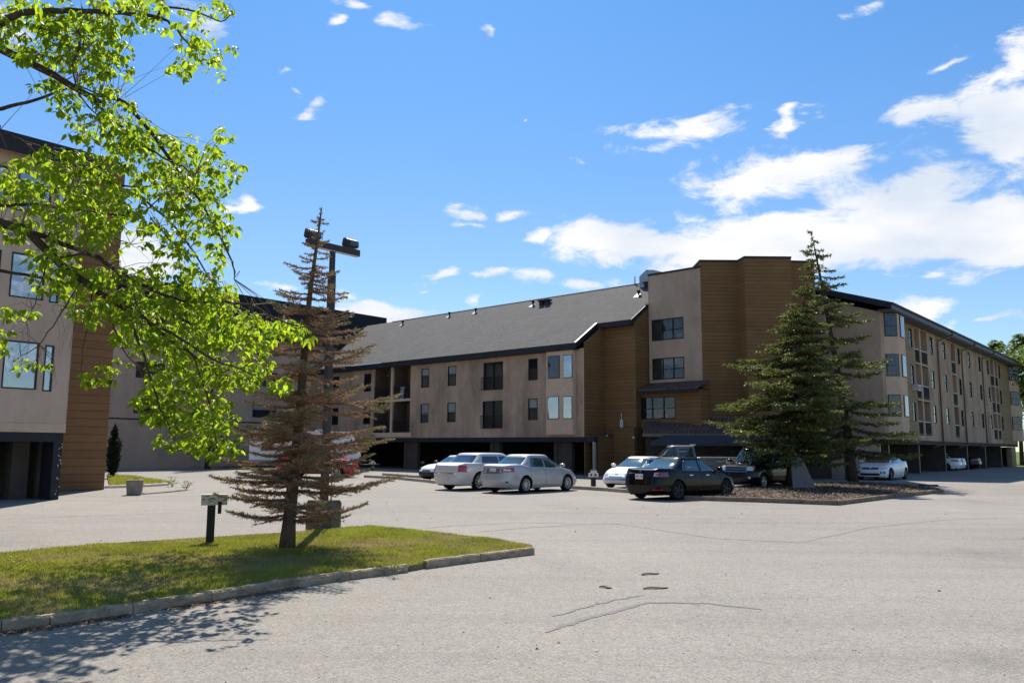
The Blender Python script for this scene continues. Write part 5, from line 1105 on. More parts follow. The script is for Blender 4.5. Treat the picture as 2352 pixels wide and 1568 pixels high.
# --- spruces
def spruce(name, base, H, Rf, label, seed, mats, lean=(0, 0), trunk_r=.1, z_low=.8, whorl=.16, nb=6, twig_sp=.07, needle=.03, needles_per=9, droop=.0, upturn=.25, tipgreen=False, thin=lambda h: 1.0, group=None, trunkm=None, asym=None, nw=.0035, taper=1.0, coneclus=None, dead_inner=0.0):
    """conifer: tapered trunk, whorled limbs (each with its side twigs) and needle tufts; Rf(h) limb length at relative height h"""
    r = np.random.default_rng(seed); root = empty(name, (base[0], base[1], base[2] if len(base) > 2 else 0), 90); tag(root, label, 'tree', group)
    T = MB(); n = 12; pts = []; rad = []
    for i in range(n+1):
        k = i/n; pts.append((lean[0]*k**1.3 + .02*sin(k*9+seed), lean[1]*k**1.3 + .02*cos(k*7), H*k)); rad.append(trunk_r*(1-k)**taper*(1.25 if i == 0 else 1)+.008)
    T.tube(pts, rad, 10); T.build('trunk', trunkm or BARK3, root)
    def axis(h): return np.array([lean[0]*h**1.3, lean[1]*h**1.3, H*h])
    B = MB(); NP = []; ND = []; NG = []    # needle root, direction, greenness
    z = z_low
    while z < H*.985:
        h = z/H; m_ = max(2, int(round(nb*(1 if h < .8 else .75)))); a0 = r.uniform(0, 2*pi)
        for q in range(m_):
            if r.random() > thin(h): continue
            a = a0+2*pi*q/m_+r.normal(0, .25); L = Rf(h)*r.uniform(.68, 1.12)
            if asym: L *= asym(a, h)
            if L < .05: continue
            dirh = np.array([cos(a), sin(a), 0]); o = axis(h)+np.array([0, 0, r.normal(0, whorl*.42)]); P_ = []; ns = 8
            for i in range(ns+1):
                k = i/ns; P_.append(o+dirh*L*k+np.array([0, 0, L*(-droop*k*1.2 + upturn*k*k)+ (.04*sin(k*5+q))*L*.3])+ np.array([-sin(a), cos(a), 0])*L*.05*sin(k*4+a*3))
            P_ = np.array(P_); br = min(trunk_r*.30, .006+L*.012); B.tube([tuple(p) for p in P_], [br*(1-.8*i/ns)+.0015 for i in range(ns+1)], 4, False)
            # side twigs
            nt = max(2, int(L/twig_sp))
            for i in range(nt):
                k = (i+.6)/nt; f = k*ns; i0 = min(ns-1, int(f)); p = P_[i0]+(P_[i0+1]-P_[i0])*(f-i0); tng = P_[i0+1]-P_[i0]; tng = tng/np.linalg.norm(tng); sd_ = 1 if i % 2 else -1; lat = np.array([-sin(a), cos(a), 0])*sd_
                tl = L*(.40*(1-k)+.09)*r.uniform(.5, 1.2); tl = min(tl, .55+.1*L); td = tng*.62+lat*.78+np.array([0, 0, r.uniform(-.22, .16)]); td /= np.linalg.norm(td)
                if k < .18: tl *= .5
                q2 = p+td*tl*.55+np.array([0, 0, -.04*tl]); q3 = p+td*tl; 
                if tl > .08: B.tube([tuple(p), tuple(q2), tuple(q3)], [.0035+tl*.004, .003, .0012], 3, False)
                cnt = max(2, int(tl/needle*needles_per*.42)); u = r.random(cnt)
                if dead_inner and k < .55: u = u[:max(1, int(cnt*(1-dead_inner)))]; cnt = len(u)
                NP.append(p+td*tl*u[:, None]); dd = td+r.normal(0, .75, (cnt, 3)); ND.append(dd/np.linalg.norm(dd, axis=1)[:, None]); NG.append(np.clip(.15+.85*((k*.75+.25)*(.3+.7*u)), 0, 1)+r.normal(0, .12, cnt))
            cnt = max(3, int(L/needle*needles_per*.5)); u = r.random(cnt)**.7; f = u*ns; i0 = np.minimum(ns-1, f.astype(int)); p = P_[i0]+(P_[i0+1]-P_[i0])*(f-i0)[:, None]; dd = dirh+r.normal(0, .8, (cnt, 3)); NP.append(p); ND.append(dd/np.linalg.norm(dd, axis=1)[:, None]); NG.append(u+r.normal(0, .1, cnt))
        z += whorl*r.uniform(.7, 1.3)*(1 if h < .75 else .8)
    # leader
    cnt = 60; u = r.random(cnt); NP.append(axis(1)[None]*1.0-np.array([0, 0, 1])*u[:, None]*H*.06); dd = np.array([0, 0, .6])+r.normal(0, .6, (cnt, 3)); ND.append(dd/np.linalg.norm(dd, axis=1)[:, None]); NG.append(u)
    B.build('limbs', TWIG if tipgreen else (trunkm or BARK3), root)
    NP, ND, NG = np.concatenate(NP), np.concatenate(ND), np.concatenate(NG); N = len(NP); ln = needle*r.uniform(.7, 1.4, N)
    sdv = np.cross(ND, r.normal(0, 1, (N, 3))); sdv /= np.linalg.norm(sdv, axis=1)[:, None]+1e-9; sdv *= nw*r.uniform(.7, 1.4, N)[:, None]; tip = NP+ND*ln[:, None]
    V = np.stack([NP-sdv, NP+sdv, tip+sdv*.5, tip-sdv*.5], 1); thr = r.random(N)
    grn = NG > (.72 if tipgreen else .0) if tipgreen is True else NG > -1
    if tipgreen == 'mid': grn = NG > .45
    parts = [('foliage', grn, mats[0])]+([('dead_or_shaded_foliage', ~grn, mats[1])] if (~grn).any() else [])  # live trees: light put into the colour, bright tips and dark inner needles
    for nm, k, mm in parts:
        v = V[k].reshape(-1, 3); np_mesh(nm, v, np.arange(len(v)).reshape(-1, 4), mm, root)
    return root, N
N_BROWN = leaf_mat('needles brown', [(.29, .165, .10), (.38, .24, .155), (.45, .32, .22), (.33, .19, .12)], .15, .7, .15, tcol=(1.1, 1, .9)); N_GREY = leaf_mat('needles grey green', [(.16, .19, .09), (.24, .26, .13), (.30, .28, .17), (.26, .21, .13)], .2, .6, .25, tcol=(1.1, 1.1, .8))
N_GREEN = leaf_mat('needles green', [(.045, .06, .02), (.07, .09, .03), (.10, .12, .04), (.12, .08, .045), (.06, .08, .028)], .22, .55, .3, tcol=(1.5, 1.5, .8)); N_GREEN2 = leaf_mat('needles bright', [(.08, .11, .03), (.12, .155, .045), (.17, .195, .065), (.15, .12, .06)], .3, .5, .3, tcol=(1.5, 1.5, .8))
# dying spruce on the near island
B1 = G(661, 1272); B1 = (B1.x, B1.y, .07)
def RfA(h):
    K = [(0, .9), (.10, 1.0), (.16, 1.4), (.30, 1.38), (.52, 1.18), (.64, .88), (.74, .52), (.85, .32), (1.0, .03)]
    for (p, u), (q, v) in zip(K[:-1], K[1:]):
        if h <= q: return u+(v-u)*(h-p)/(q-p)
    return .02
asymA = lambda a, h: (1.0+.12*cos(a)) if h < .6 else 1.0
spruce('spruce_tree', B1, 5.62, RfA, 'half dead brown spruce with a bare lower trunk on the near grass island', 11, [N_GREY, N_BROWN], (.32, -.0), .105, .48, .17, 6, .046, .036, 18, .14, .24, True, lambda h: .70 if h < .62 else 1.0, None, mat('bark spruce pale', (.135, .095, .068), .95, .1, noise=(9, .4, (1, 1, .3)), bump=(22, .9, .02)), asymA, .0046, .85)
# the two spruces on the right island
BA = G(1816, 1122); BA = (BA.x, BA.y, .08)
def RfB(h):
    return max(.12, 3.25*min(1, (1-h)/.62)**.66*(1.0 if h > .25 else .70+h*1.2))
def asymB(a, h): return (1.0-.38*max(0, cos(a))*(1 if h < .55 else .8))*(1+.28*sin(a*3+h*17))*(.72 if (cos(a) < -.1 and h < .26) else 1)
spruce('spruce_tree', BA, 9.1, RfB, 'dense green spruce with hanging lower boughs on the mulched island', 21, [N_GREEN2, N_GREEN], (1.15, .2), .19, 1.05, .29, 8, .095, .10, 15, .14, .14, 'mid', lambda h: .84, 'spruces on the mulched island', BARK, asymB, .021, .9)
BB_ = G(1960, 1110); BB_ = (BB_.x, BB_.y, .08)
def RfC(h):
    if h < .60: return 3.8-2.0*h
    return max(.45, 2.0-1.5*(h-.60)/.40)
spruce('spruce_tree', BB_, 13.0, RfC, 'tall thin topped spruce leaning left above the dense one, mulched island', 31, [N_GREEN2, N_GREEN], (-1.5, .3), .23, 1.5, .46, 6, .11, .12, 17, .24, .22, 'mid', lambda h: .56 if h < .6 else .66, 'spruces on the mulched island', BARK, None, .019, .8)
# dark spruce in front of the rear wing
BC = G(476, 1078)
spruce('spruce_tree', (BC.x, BC.y, .05), 10.6, lambda h: max(.1, 2.3*(1-h)**.85), 'dark distant spruce standing against the rear stucco wing', 41, [N_GREEN2, N_GREEN], (.1, 0), .17, 1.2, .34, 7, .17, .11, 9, .10, .10, False, lambda h: .8, None, BARK, None, .015)
BD = G(690, 1082)
spruce('spruce_tree', (BD.x-1.4, BD.y+4, .05), 6.2, lambda h: max(.1, 1.5*(1-h)**.85), 'small dark spruce beside the travel trailer', 43, [N_GREEN], (.1, 0), .12, .6, .34, 7, .17, .11, 9, .10, .10, False, lambda h: .7, None, BARK, None, .015)
# columnar cedar at the brown siding end
BE = G(257, 1098)
spruce('cedar_shrub', (BE.x, BE.y, .03), 2.75, lambda h: .36*(sin(pi*min(1, h*1.15+.1))**.6 if h < .75 else (1-h)*2.2), 'slim dark columnar cedar at the corner of the brown siding', 51, [leaf_mat('cedar', [(.012,.022,.012), (.025,.038,.018)], .05, .7, .2)], (0, 0), .05, .15, .08, 9, .05, .07, 14, -.3, .9, False, lambda h: 1, None, BARK, None, .016)

# --- broadleaf sprays: folded drooping leaves in clusters
def leaf_field(name, C_, D_, size, mat_, root, r, per=(4, 7), droop=.9):
    """C_ cluster centres, one spray of leaflets each"""
    V = []; 
    cnt = r.integers(per[0], per[1]+1, len(C_)); idx = np.repeat(np.arange(len(C_)), cnt); N = len(idx); c = C_[idx]
    a = r.uniform(0, 2*pi, N); out = np.stack([np.cos(a), np.sin(a), np.full(N, 0.)], 1); lean_ = r.uniform(.25, 1.15, N)[:, None]
    d = out*lean_+np.array([0, 0, -1.])*droop*r.uniform(.5, 1.3, N)[:, None]+np.array([0, 0, .28]); d /= np.linalg.norm(d, axis=1)[:, None]
    sd_ = np.cross(d, np.array([0, 0, 1.]))+r.normal(0, .35, (N, 3)); sd_ -= d*(sd_*d).sum(1)[:, None]; sd_ /= np.linalg.norm(sd_, axis=1)[:, None]; up = np.cross(sd_, d)
    L = (size*r.uniform(.5, 1.28, N))[:, None]; w = L*r.uniform(.22, .31, N)[:, None]; p0 = c+out*.012+r.normal(0, .012, (N, 3)); fold = r.uniform(.15, .55, N)[:, None]; curl = r.uniform(.05, .28, N)[:, None]
    m1 = p0+d*L*.33; m2 = p0+d*L*.68-up*L*curl*.35; tp = p0+d*L*.98-up*L*curl
    l1 = m1+sd_*w*.92+up*w*fold; r1 = m1-sd_*w*.92+up*w*fold; l2 = m2+sd_*w*.78+up*w*fold; r2 = m2-sd_*w*.78+up*w*fold
    V = np.stack([p0, m1, m2, tp, l1, l2, r1, r2], 1).reshape(-1, 3); b0 = (np.arange(N)*8)[:, None]
    Fq = np.concatenate([b0+np.array([[0, 1, 4, 4]]), b0+np.array([[1, 2, 5, 4]]), b0+np.array([[2, 3, 5, 5]]), b0+np.array([[0, 6, 1, 1]]), b0+np.array([[1, 6, 7, 2]]), b0+np.array([[2, 7, 3, 3]])])
    # quads only where four distinct corners, triangles otherwise
    me = bpy.data.meshes.new(name); F4 = [b0+np.array([[1, 2, 5, 4]]), b0+np.array([[1, 6, 7, 2]])]; F3 = [b0+np.array([[0, 1, 4]]), b0+np.array([[2, 3, 5]]), b0+np.array([[0, 6, 1]]), b0+np.array([[2, 7, 3]])]
    f4 = np.concatenate(F4); f3 = np.concatenate(F3); loops = np.concatenate([f4.ravel(), f3.ravel()]).astype(np.int32); st = np.concatenate([np.arange(len(f4))*4, len(f4)*4+np.arange(len(f3))*3]).astype(np.int32); tot = np.concatenate([np.full(len(f4), 4), np.full(len(f3), 3)]).astype(np.int32)
    me.vertices.add(len(V)); me.vertices.foreach_set('co', V.astype(np.float32).ravel()); me.loops.add(len(loops)); me.loops.foreach_set('vertex_index', loops); me.polygons.add(len(st)); me.polygons.foreach_set('loop_start', st); me.polygons.foreach_set('loop_total', tot)
    me.polygons.foreach_set('use_smooth', np.full(len(st), True)); me.materials.append(mat_); me.update(calc_edges=True); o = bpy.data.objects.new(name, me); COL.objects.link(o)
    if root: o.parent = root
    return o
LEAF = leaf_mat('maple leaf', [(.13, .19, .022), (.18, .25, .026), (.26, .31, .035), (.15, .205, .022)], .66, .45, .3, tcol=(1.85, 1.95, .7))
# big boxelder standing off to the left; limbs reach in over the lot
tx, ty = -9.6, 10.3
mt = empty('maple_tree', (tx, ty, 0), 90); tag(mt, 'bright spring green broadleaf tree whose limbs hang in from the upper left', 'tree')
def loc(p): return Vector((p.x-tx, p.y-ty, p.z))
BR = [  # (list of (px,py,Y), radius start, radius end)
 ([(0,112,10.3),(103,162,10.4),(203,219,10.5),(240,240,10.5)], .058, .030),
 ([(203,219,10.5),(288,237,10.7),(390,366,10.8),(469,481,10.9),(531,598,11.0),(537,640,11.0)], .034, .006),
 ([(203,219,10.5),(259,272,10.4),(312,325,10.5),(390,369,10.6),(450,400,10.6)], .024, .008),
 ([(0,55,9.6),(62,28,9.7),(162,25,9.9),(300,32,10.2),(360,39,10.3),(400,62,10.4),(440,110,10.4)], .050, .008),
 ([(360,39,10.3),(387,16,10.3),(453,28,10.4),(506,50,10.5),(540,30,10.5)], .018, .005),
 ([(178,60,9.8),(183,110,9.8),(168,150,9.9),(180,210,9.9),(230,275,10.0)], .020, .006),
 ([(0,473,10.6),(69,470,10.7),(150,478,10.8),(290,495,10.9),(340,480,11.0),(384,441,11.0)], .026, .006),
 ([(0,512,10.0),(62,532,10.0),(125,595,10.1),(187,642,10.2),(250,686,10.3),(330,730,10.4),(400,790,10.5),(440,812,10.5),(500,862,10.6)], .062, .010),
 ([(62,530,10.0),(175,570,10.3),(225,592,10.5),(272,623,10.6),(330,655,10.7),(420,690,10.6),(520,694,10.5),(575,701,10.4),(640,735,10.3),(700,752,10.25),(722,762,10.2)], .034, .006),
 ([(125,595,10.1),(200,585,9.7),(260,620,9.6),(310,680,9.5),(330,760,9.5)], .016, .004),
 ([(250,686,10.3),(262,755,10.4),(294,820,10.5)], .014, .006),
 ([(294,735,10.3),(328,807,10.2),(344,867,10.2),(375,954,10.2),(400,1010,10.2)], .020, .005),
 ([(330,730,10.4),(420,780,10.0),(500,830,9.8),(560,850,9.7),(610,880,9.7)], .018, .004),
 ([(440,812,10.5),(470,890,10.6),(490,970,10.6),(500,1040,10.6)], .014, .004),
 ([(0,420,13.2),(90,440,13.4),(200,400,13.6),(300,430,13.8),(400,420,14.0)], .04, .008),
 ([(0,250,13.4),(80,230,13.4),(180,200,13.6),(260,240,13.6)], .035, .008),
 ([(0,620,13.0),(110,640,13.2),(230,660,13.4),(330,640,13.5)], .03, .008),
 ([(300,430,13.8),(400,520,14.0),(470,620,14.0),(520,700,13.8),(540,800,13.6)], .022, .006),
 ([(330,640,13.5),(400,740,13.4),(430,840,13.2),(450,940,13.0)], .018, .005),
 ([(200,400,13.6),(230,520,13.6),(300,560,13.6)], .018, .006),
 ([(0,300,10.9),(60,330,10.9),(130,400,10.9),(190,440,10.9)], .016, .005),
 ([(150,478,10.8),(180,420,10.8),(175,380,10.8)], .010, .004),
 ([(187,642,10.2),(140,720,10.1),(90,790,10.0),(30,830,10.0)], .010, .003),
 ([(215,655,10.3),(205,740,10.3),(190,800,10.3),(188,870,10.3)], .008, .003),
 ([(110,590,10.1),(85,680,10.0),(60,740,10.0)], .009, .003),
 ([(345,500,11.0),(400,560,11.0),(440,600,11.0),(480,640,11.0)], .010, .004),
]
bm_ = MB(); ptsB = []
for pl_, ra, rb_ in BR:
    P_ = [loc(at(*p)) for p in pl_]; Q = []
    for i in range(len(P_)-1):
        p0, p1, p2, p3 = P_[max(i-1, 0)], P_[i], P_[i+1], P_[min(i+2, len(P_)-1)]
        for k in range(5):
            t = k/5; Q.append(.5*((2*p1)+(p2-p0)*t+(2*p0-5*p1+4*p2-p3)*t*t+(3*p1-p0-3*p2+p3)*t**3)+Vector([random.uniform(-1, 1)*.012 for _ in range(3)]))
    Q.append(P_[-1]); bm_.tube(Q, [ra+(rb_-ra)*i/(len(Q)-1) for i in range(len(Q))], 8); ptsB += [(q, ra+(rb_-ra)*i/(len(Q)-1)) for i, q in enumerate(Q)]
bm_.build('limbs', BARK, mt)
tr_ = MB(); tr_.tube([(0,0,-.1),(.05,0,.5),(.1,.05,1.6),(.15,0,2.6),(.3,0,3.6)], [.34,.25,.22,.20,.15], 14)
for pl_, ra, rb_ in BR:      # off-frame continuation from each limb back to the trunk
    if pl_[0][0] == 0 and True:
        P1 = loc(at(*pl_[0])); P2 = loc(at(*pl_[1])); d_ = (P1-P2).normalized(); tr_.tube([P1, P1+d_*.8+Vector((0,0,-.1)), Vector((.25, 0, max(2.2, P1.z-1.6)))], [ra, ra*1.25, .11], 8)
tr_.build('trunk', BARK, mt)
BLOB = [(60,60,95,70,1),(180,80,90,90,1),(280,40,100,45,1),(250,130,60,45,.8),(90,125,65,30,.7),(330,15,60,22,.9),(480,22,70,20,.8),(465,118,72,34,.9),(425,150,38,28,.8),(495,160,25,30,.7),(440,70,55,22,.5),(300,162,22,16,.7),(230,195,45,32,.9),(110,190,50,26,.6),
 (150,225,45,38,.9),(262,250,45,32,.8),(225,300,75,42,1),(300,310,60,40,1),(330,350,85,55,1),(415,325,50,30,.7),(440,370,85,48,1),(508,310,26,20,.9),(530,392,32,26,.9),(500,430,42,38,1),(430,440,70,40,1),(380,420,80,50,1),(70,395,65,40,.9),(125,365,60,35,.8),(200,400,75,55,1),(120,450,85,42,1),(30,440,40,36,.8),
 (250,470,85,45,1),(330,500,80,34,.7),(180,520,85,40,.9),(70,525,75,32,.8),(430,500,65,46,1),(505,520,35,46,1),(415,570,45,55,.9),(345,545,40,26,.5),(230,560,55,26,.6),(120,590,60,38,.8),(185,648,70,44,.9),(300,640,75,40,.9),(400,640,70,42,.9),(490,600,30,50,.8),(500,680,45,38,1),(430,700,85,42,1),(300,700,85,38,1),
 (200,715,55,32,.8),(100,640,34,34,.6),(40,718,42,18,.7),(12,780,26,26,.8),(60,830,34,22,.5),(228,862,40,24,.9),(110,840,26,16,.4),(330,770,65,44,1),(420,780,85,46,1),(500,770,55,46,1),(552,740,45,34,1),(600,765,55,30,1),(655,752,46,20,1),(702,765,28,18,1),(590,825,36,40,.8),(642,880,28,20,.9),(560,860,46,34,.9),(480,860,75,46,1),(385,860,60,44,.9),
 (352,930,44,42,.9),(430,940,75,46,1),(505,950,42,42,.9),(398,1008,36,22,.9),(470,1008,52,34,1),(540,1018,18,22,.8),(488,1046,12,10,.9),(410,200,1,1,0),(270,830,30,20,.5),(450,1020,30,20,.8)]
r_ = np.random.default_rng(5); Cc = []
KB = np.array([[*q, rr] for q, rr in ptsB])
tw_ = MB()
for (px, py, rx, ry, dn) in BLOB:
    n = int(rx*ry*pi/165*dn*(1.6 if (py > 660 and px > 290) else 1.05))
    for _ in range(n):
        a, q = r_.uniform(0, 2*pi), sqrt(r_.random()); x, y = px+rx*q*cos(a), py+ry*q*sin(a)
        far_ = r_.random() < (.30 if x < 330 else .55); d0 = np.array([r_.uniform(11.4, 14.6) if far_ else 10.4+(x-300)*.0012+r_.normal(0, .42)]); p = loc(at(x, y, float(d0[0]))); Cc.append(tuple(p))
Cc = np.array(Cc)
for i in range(0, len(Cc)):
    if r_.random() > .27: continue
    dd = ((KB[:, :3]-Cc[i])**2).sum(1)+.35*np.abs(KB[:, 2]-Cc[i][2]); j = int(dd.argmin()); a = Vector(KB[j, :3]); b_ = Vector(Cc[i])
    if (a-b_).length > 1.6: continue
    mid = a.lerp(b_, .5)+Vector((r_.normal(0, .04), r_.normal(0, .04), .10+r_.normal(0, .05))); tw_.tube([a, mid, b_+Vector((0, 0, .01))], [.006, .0038, .0018], 3, False)
# bare hanging twigs, lower left
for (x0, y0, Y0, n) in ((150, 700, 10.1, 5), (60, 760, 10.0, 4), (205, 760, 10.3, 5), (110, 820, 10.1, 4)):
    for _ in range(n):
        x = x0+r_.normal(0, 22); y = y0+r_.normal(0, 15); P0 = loc(at(x, y, Y0)); q = [P0]
        for k in range(5): q.append(q[-1]+Vector((r_.normal(0, .04), r_.normal(0, .05), -.10+r_.normal(0, .02))))
        j = int(((KB[:, :3]-np.array(q[0]))**2).sum(1).argmin()); q = [Vector(KB[j, :3])]+q; tw_.tube(q, [.005, .0035, .003, .0025, .002, .0016, .0012], 3, False)
tw_.build('twigs', TWIG, mt)
# crown beyond the picture on the left, above and behind, so that its shade and other views are right
ex = []
for _ in range(2300):
    q = r_.normal(0, 1, 3); q /= np.linalg.norm(q); q *= r_.random()**.33; p = np.array([-.2+q[0]*3.0, q[1]*3.2, 5.2+q[2]*2.6]); w_ = Vector((p[0]+tx, p[1]+ty, p[2]))
    e = w_-Vector((0, 0, CAMH)); zc = e.dot(cF); sx_ = 1176+FPX*e.dot(cR)/zc if zc > 0 else -999
    if sx_ > -45: continue
    ex.append(p)
leaf_field('foliage', np.concatenate([Cc, np.array(ex)]), None, .108, LEAF, mt, r_)

# --- far trees beyond the right block
FL = leaf_mat('far leaf', [(.09,.13,.02), (.14,.20,.03), (.19,.25,.045)], .35, .6, .2, tcol=(1.6,1.5,.7))
def far_tree(base, H, R, label, seed, m=None, tr=.25, n=2300, size=.32, cz=.62, group='trees beyond the right block'):
    r = np.random.default_rng(seed); root = empty('broadleaf_tree', base, 90); tag(root, label, 'tree', group); T = MB(); T.tube([(0,0,0),(.1,0,H*.3),(0,.1,H*.6),(.05,0,H*.85)], [tr, tr*.8, tr*.5, .05], 8)
    lob = [(r.uniform(-1,1)*R*.55, r.uniform(-1,1)*R*.55, H*r.uniform(.38,.80), R*r.uniform(.35,.6)) for _ in range(9)]+[(0,0,H*.82,R*.4), (R*.2,0,H*.9,R*.25)]
    for (x, y, z, q) in lob: T.tube([(0,.05,z*.6), (x*.5,y*.5,z*.85), (x,y,z)], [tr*.35, tr*.2, .03], 5)
    T.build('trunk', BARK, root); C = []
    for (x, y, z, q) in lob:
        k = int(n/11); d = r.normal(0,1,(k,3)); d /= np.linalg.norm(d,axis=1)[:,None]; C.append(np.array([x,y,z])+d*(q*r.random((k,1))**.4)*np.array([1,1,.85]))
    leaf_field('foliage', np.concatenate(C), None, size, m or FL, root, r, (4, 6), .4); return root
for (px, Y, H, R, sd_, lb_) in [(2288, 108, 17.0, 4.2, 1, 'leafy tree just right of the far roof end, first of the row'), (2345, 100, 16.6, 4.6, 2, 'leafy tree at the right picture edge beside the far bay windows'), (2395, 92, 15.0, 5, 3, 'leafy tree cut by the right edge of the picture')]:
    p = at(px, 1030, Y); far_tree((p.x, p.y, 0), H, R, lb_, sd_)
# weeds and small plants
WEED = leaf_mat('weed', [(.09,.14,.02), (.14,.19,.03)], .4, .6, .2)
def weed(px, py, h, label, n=14, z=0):
    p = G(px, py); r = np.random.default_rng(int(px)); C = np.stack([r.normal(0, h*.35, n), r.normal(0, h*.35, n), r.uniform(.2, 1, n)*h], 1); root = empty('weed', (p.x, p.y, z), 90)
    s_ = MB()
    for c_ in C: s_.tube([(0,0,0), (c_[0]*.5, c_[1]*.5, c_[2]*.6), tuple(c_)], .004, 3)
    s_.build('stems', WEED, root); leaf_field('leaves', C, None, h*.3, WEED, root, r, (2, 4), .2); return tag(root, label, 'weed', 'small plants along walls and kerbs')
weed(281, 1063, .9, 'small weed at the foot of the rear wall, left'); weed(399, 1066, 1.0, 'leafy weed at the foot of the rear wall by the far kerb', 20); weed(440, 1068, 1.0, 'green shrublet in the far bed beside its kerb', 26)
weed(428, 1124, .35, 'weed at the tip of the sunken kerb stub', 18); weed(395, 1117, .4, 'grass tuft at the right corner of the small lawn', 18); weed(1010, 1090, .2, 'tiny weed behind the parking kerb', 8)
weed(500, 1374, .14, 'tiny weed in the near kerb joint, left one', 8, .05); weed(905, 1325, .14, 'tiny weed in the near kerb joint by the gap', 8, .05)
# dandelions
YEL = mat('dandelion yellow', (.75,.5,.02), .6, .2)
for i, (px, py) in enumerate([(24,1280),(1090,1250),(1150,1254),(945,1262),(1185,1262),(30,1292),(60,1288)]):
    p = G(px, py, .12); b = MB(); b.lathe([(.001,.022),(.016,.018),(.022,.006),(.012,-.004),(.001,-.006)], 8); b.tube([(0,0,-.06),(0,0,0)], .003, 4); o = b.build('dandelion', YEL); o.location = p
    tag(o, ['yellow dandelion at the far left of the lawn', 'yellow dandelion mid way along the bright right lawn', 'yellow dandelion near the island tip kerb', 'yellow dandelion right of the spruce shade', 'yellow dandelion nearest the island tip', 'second dandelion at the far left of the lawn', 'third dandelion at the far left of the lawn'][i], 'flower', 'dandelions in the lawn')

# ------------------------------------------------------------------ lot furniture
# twin head lamp post on its concrete pier
lp = G(742, 1219); lamp = empty('street_lamp', (lp.x, lp.y, 0), 40); tag(lamp, 'tall dark square lamp post with two floodlights on a crossbar and concrete pier', 'lamp post')
b = MB(); n = 12; rg = [(0, .29), (.25, .30), (.55, .29), (.70, .265)]
b.prism([(-.25,-.25),(.25,-.25),(.25,.25),(-.25,.25)], 0, .58); b.prism([(-.235,-.235),(.235,-.235),(.235,.235),(-.235,.235)], .58, .62); b.build('base', mat('pier concrete', (.15,.125,.09), .95, .1, noise=(5,.5,(1,1,.5)), bump=(30,.6,.02)), lamp)
POST = mat('lamp post paint', (.035,.028,.022), .45, .4, noise=(4,.15))
b = MB(); b.box(-.062,.062,-.062,.062,.622,5.35); b.box(-.045,.045,-.045,.045,5.35,5.82); b.build('pole', POST, lamp)
b = MB(); b.box(-.66,.70,-.055,.055,5.82,5.955); b.build('crossbar', POST, lamp); b = MB(); b.box(-.65,.69,-.05,.05,5.805,5.818); b.build('crossbar_trim', LTRIM, lamp)
for x in (-.52, .47):
    h = MB(); h.prism_x([(-.13,6.0),(-.08,6.13),(.02,6.18),(.10,6.15),(.13,6.04),(.08,5.985),(-.07,5.975)], x-.135, x+.135); hd = h.build('lamp_head', POST, lamp, recalc=True)
    f = MB(); f.box(x-.11, x+.11, -.145, -.132, 6.0, 6.1); f.build('lens', CGLASS, hd); y_ = MB(); y_.tube([(x-.15,0,5.97),(x-.15,0,6.08),(x+.15,0,6.08),(x+.15,0,5.97)], .010, 5); y_.build('yoke', POST, hd)
    for k in range(5): fn = MB(); fn.box(x-.12+.055*k, x-.11+.055*k, .01, .11, 6.10, 6.19); fn.build('fin', POST, hd)
b = MB(); b.tube([(-.28,0,5.98),(-.26,.02,6.15),(-.22,.02,6.22)], .008, 4); b.build('wire', BLACK, lamp)
b = MB(); b.tube([(.10,-.10,.62),(.10,-.10,2.0)], .018, 6); b.build('conduit', LTRIM, lamp)
# outlet post in the island
WB = mat('weathered white board', (.62,.58,.55), .8, .2, noise=(5,.25,(1,1,3)))
pp = G(481, 1258); o_ = empty('outlet_post', (pp.x, pp.y, .05), 70); tag(o_, 'black square post with a wide peeling white board on top, near island', 'post')
b = MB(); b.prism([(-.065,-.065),(.065,-.065),(.065,.065),(-.065,.065)], 0, .66); b.build('post', BLACK, o_); b = MB(); b.box(-.17,.25,-.07,.07,.662,.84); b.build('outlet_box', WB, o_)
b = MB(); b.box(.10,.16,-.10,-.078,.52,.72); b.build('socket_cover', BLACK, o_)
b = MB()
for k in range(9): x = random.uniform(-.17,.2); z = random.uniform(.68,.82); b.box(x, x+random.uniform(.02,.07), -.074, -.0715, z, z+random.uniform(.008,.02))
b.build('peeled_paint', BARK, o_)
for (px, py, hb, az_, lb_) in [(1363, 1117, .42, 60, 'small outlet post with pale boxes between the silver and white cars'), (855, 1081, .42, 80, 'small outlet post with a pale box left of the silver sedans')]:
    p = G(px, py); o_ = empty('outlet_post', (p.x, p.y, 0), az_); tag(o_, lb_, 'post', 'outlet posts by the parking kerbs')
    b = MB(); b.box(-.09,.09,-.07,.07,0,hb); b.build('post', BLACK, o_); b = MB(); b.box(-.24,.24,-.06,.06,hb,hb+.18); b.build('outlet_box', WB, o_)
    b = MB(); b.box(-.10,.14,-.08,.08,hb+.182,hb+.30); b.build('meter_box', WB, o_); b = MB(); b.box(-.12,.16,-.09,.09,hb+.302,hb+.33); b.build('lid', BLACK, o_)
    b = MB(); b.box(-.2,-.12,-.068,-.061,hb+.05,hb+.15); b.box(.02,.12,-.068,-.061,hb+.05,hb+.15); b.build('socket', BLACK, o_)
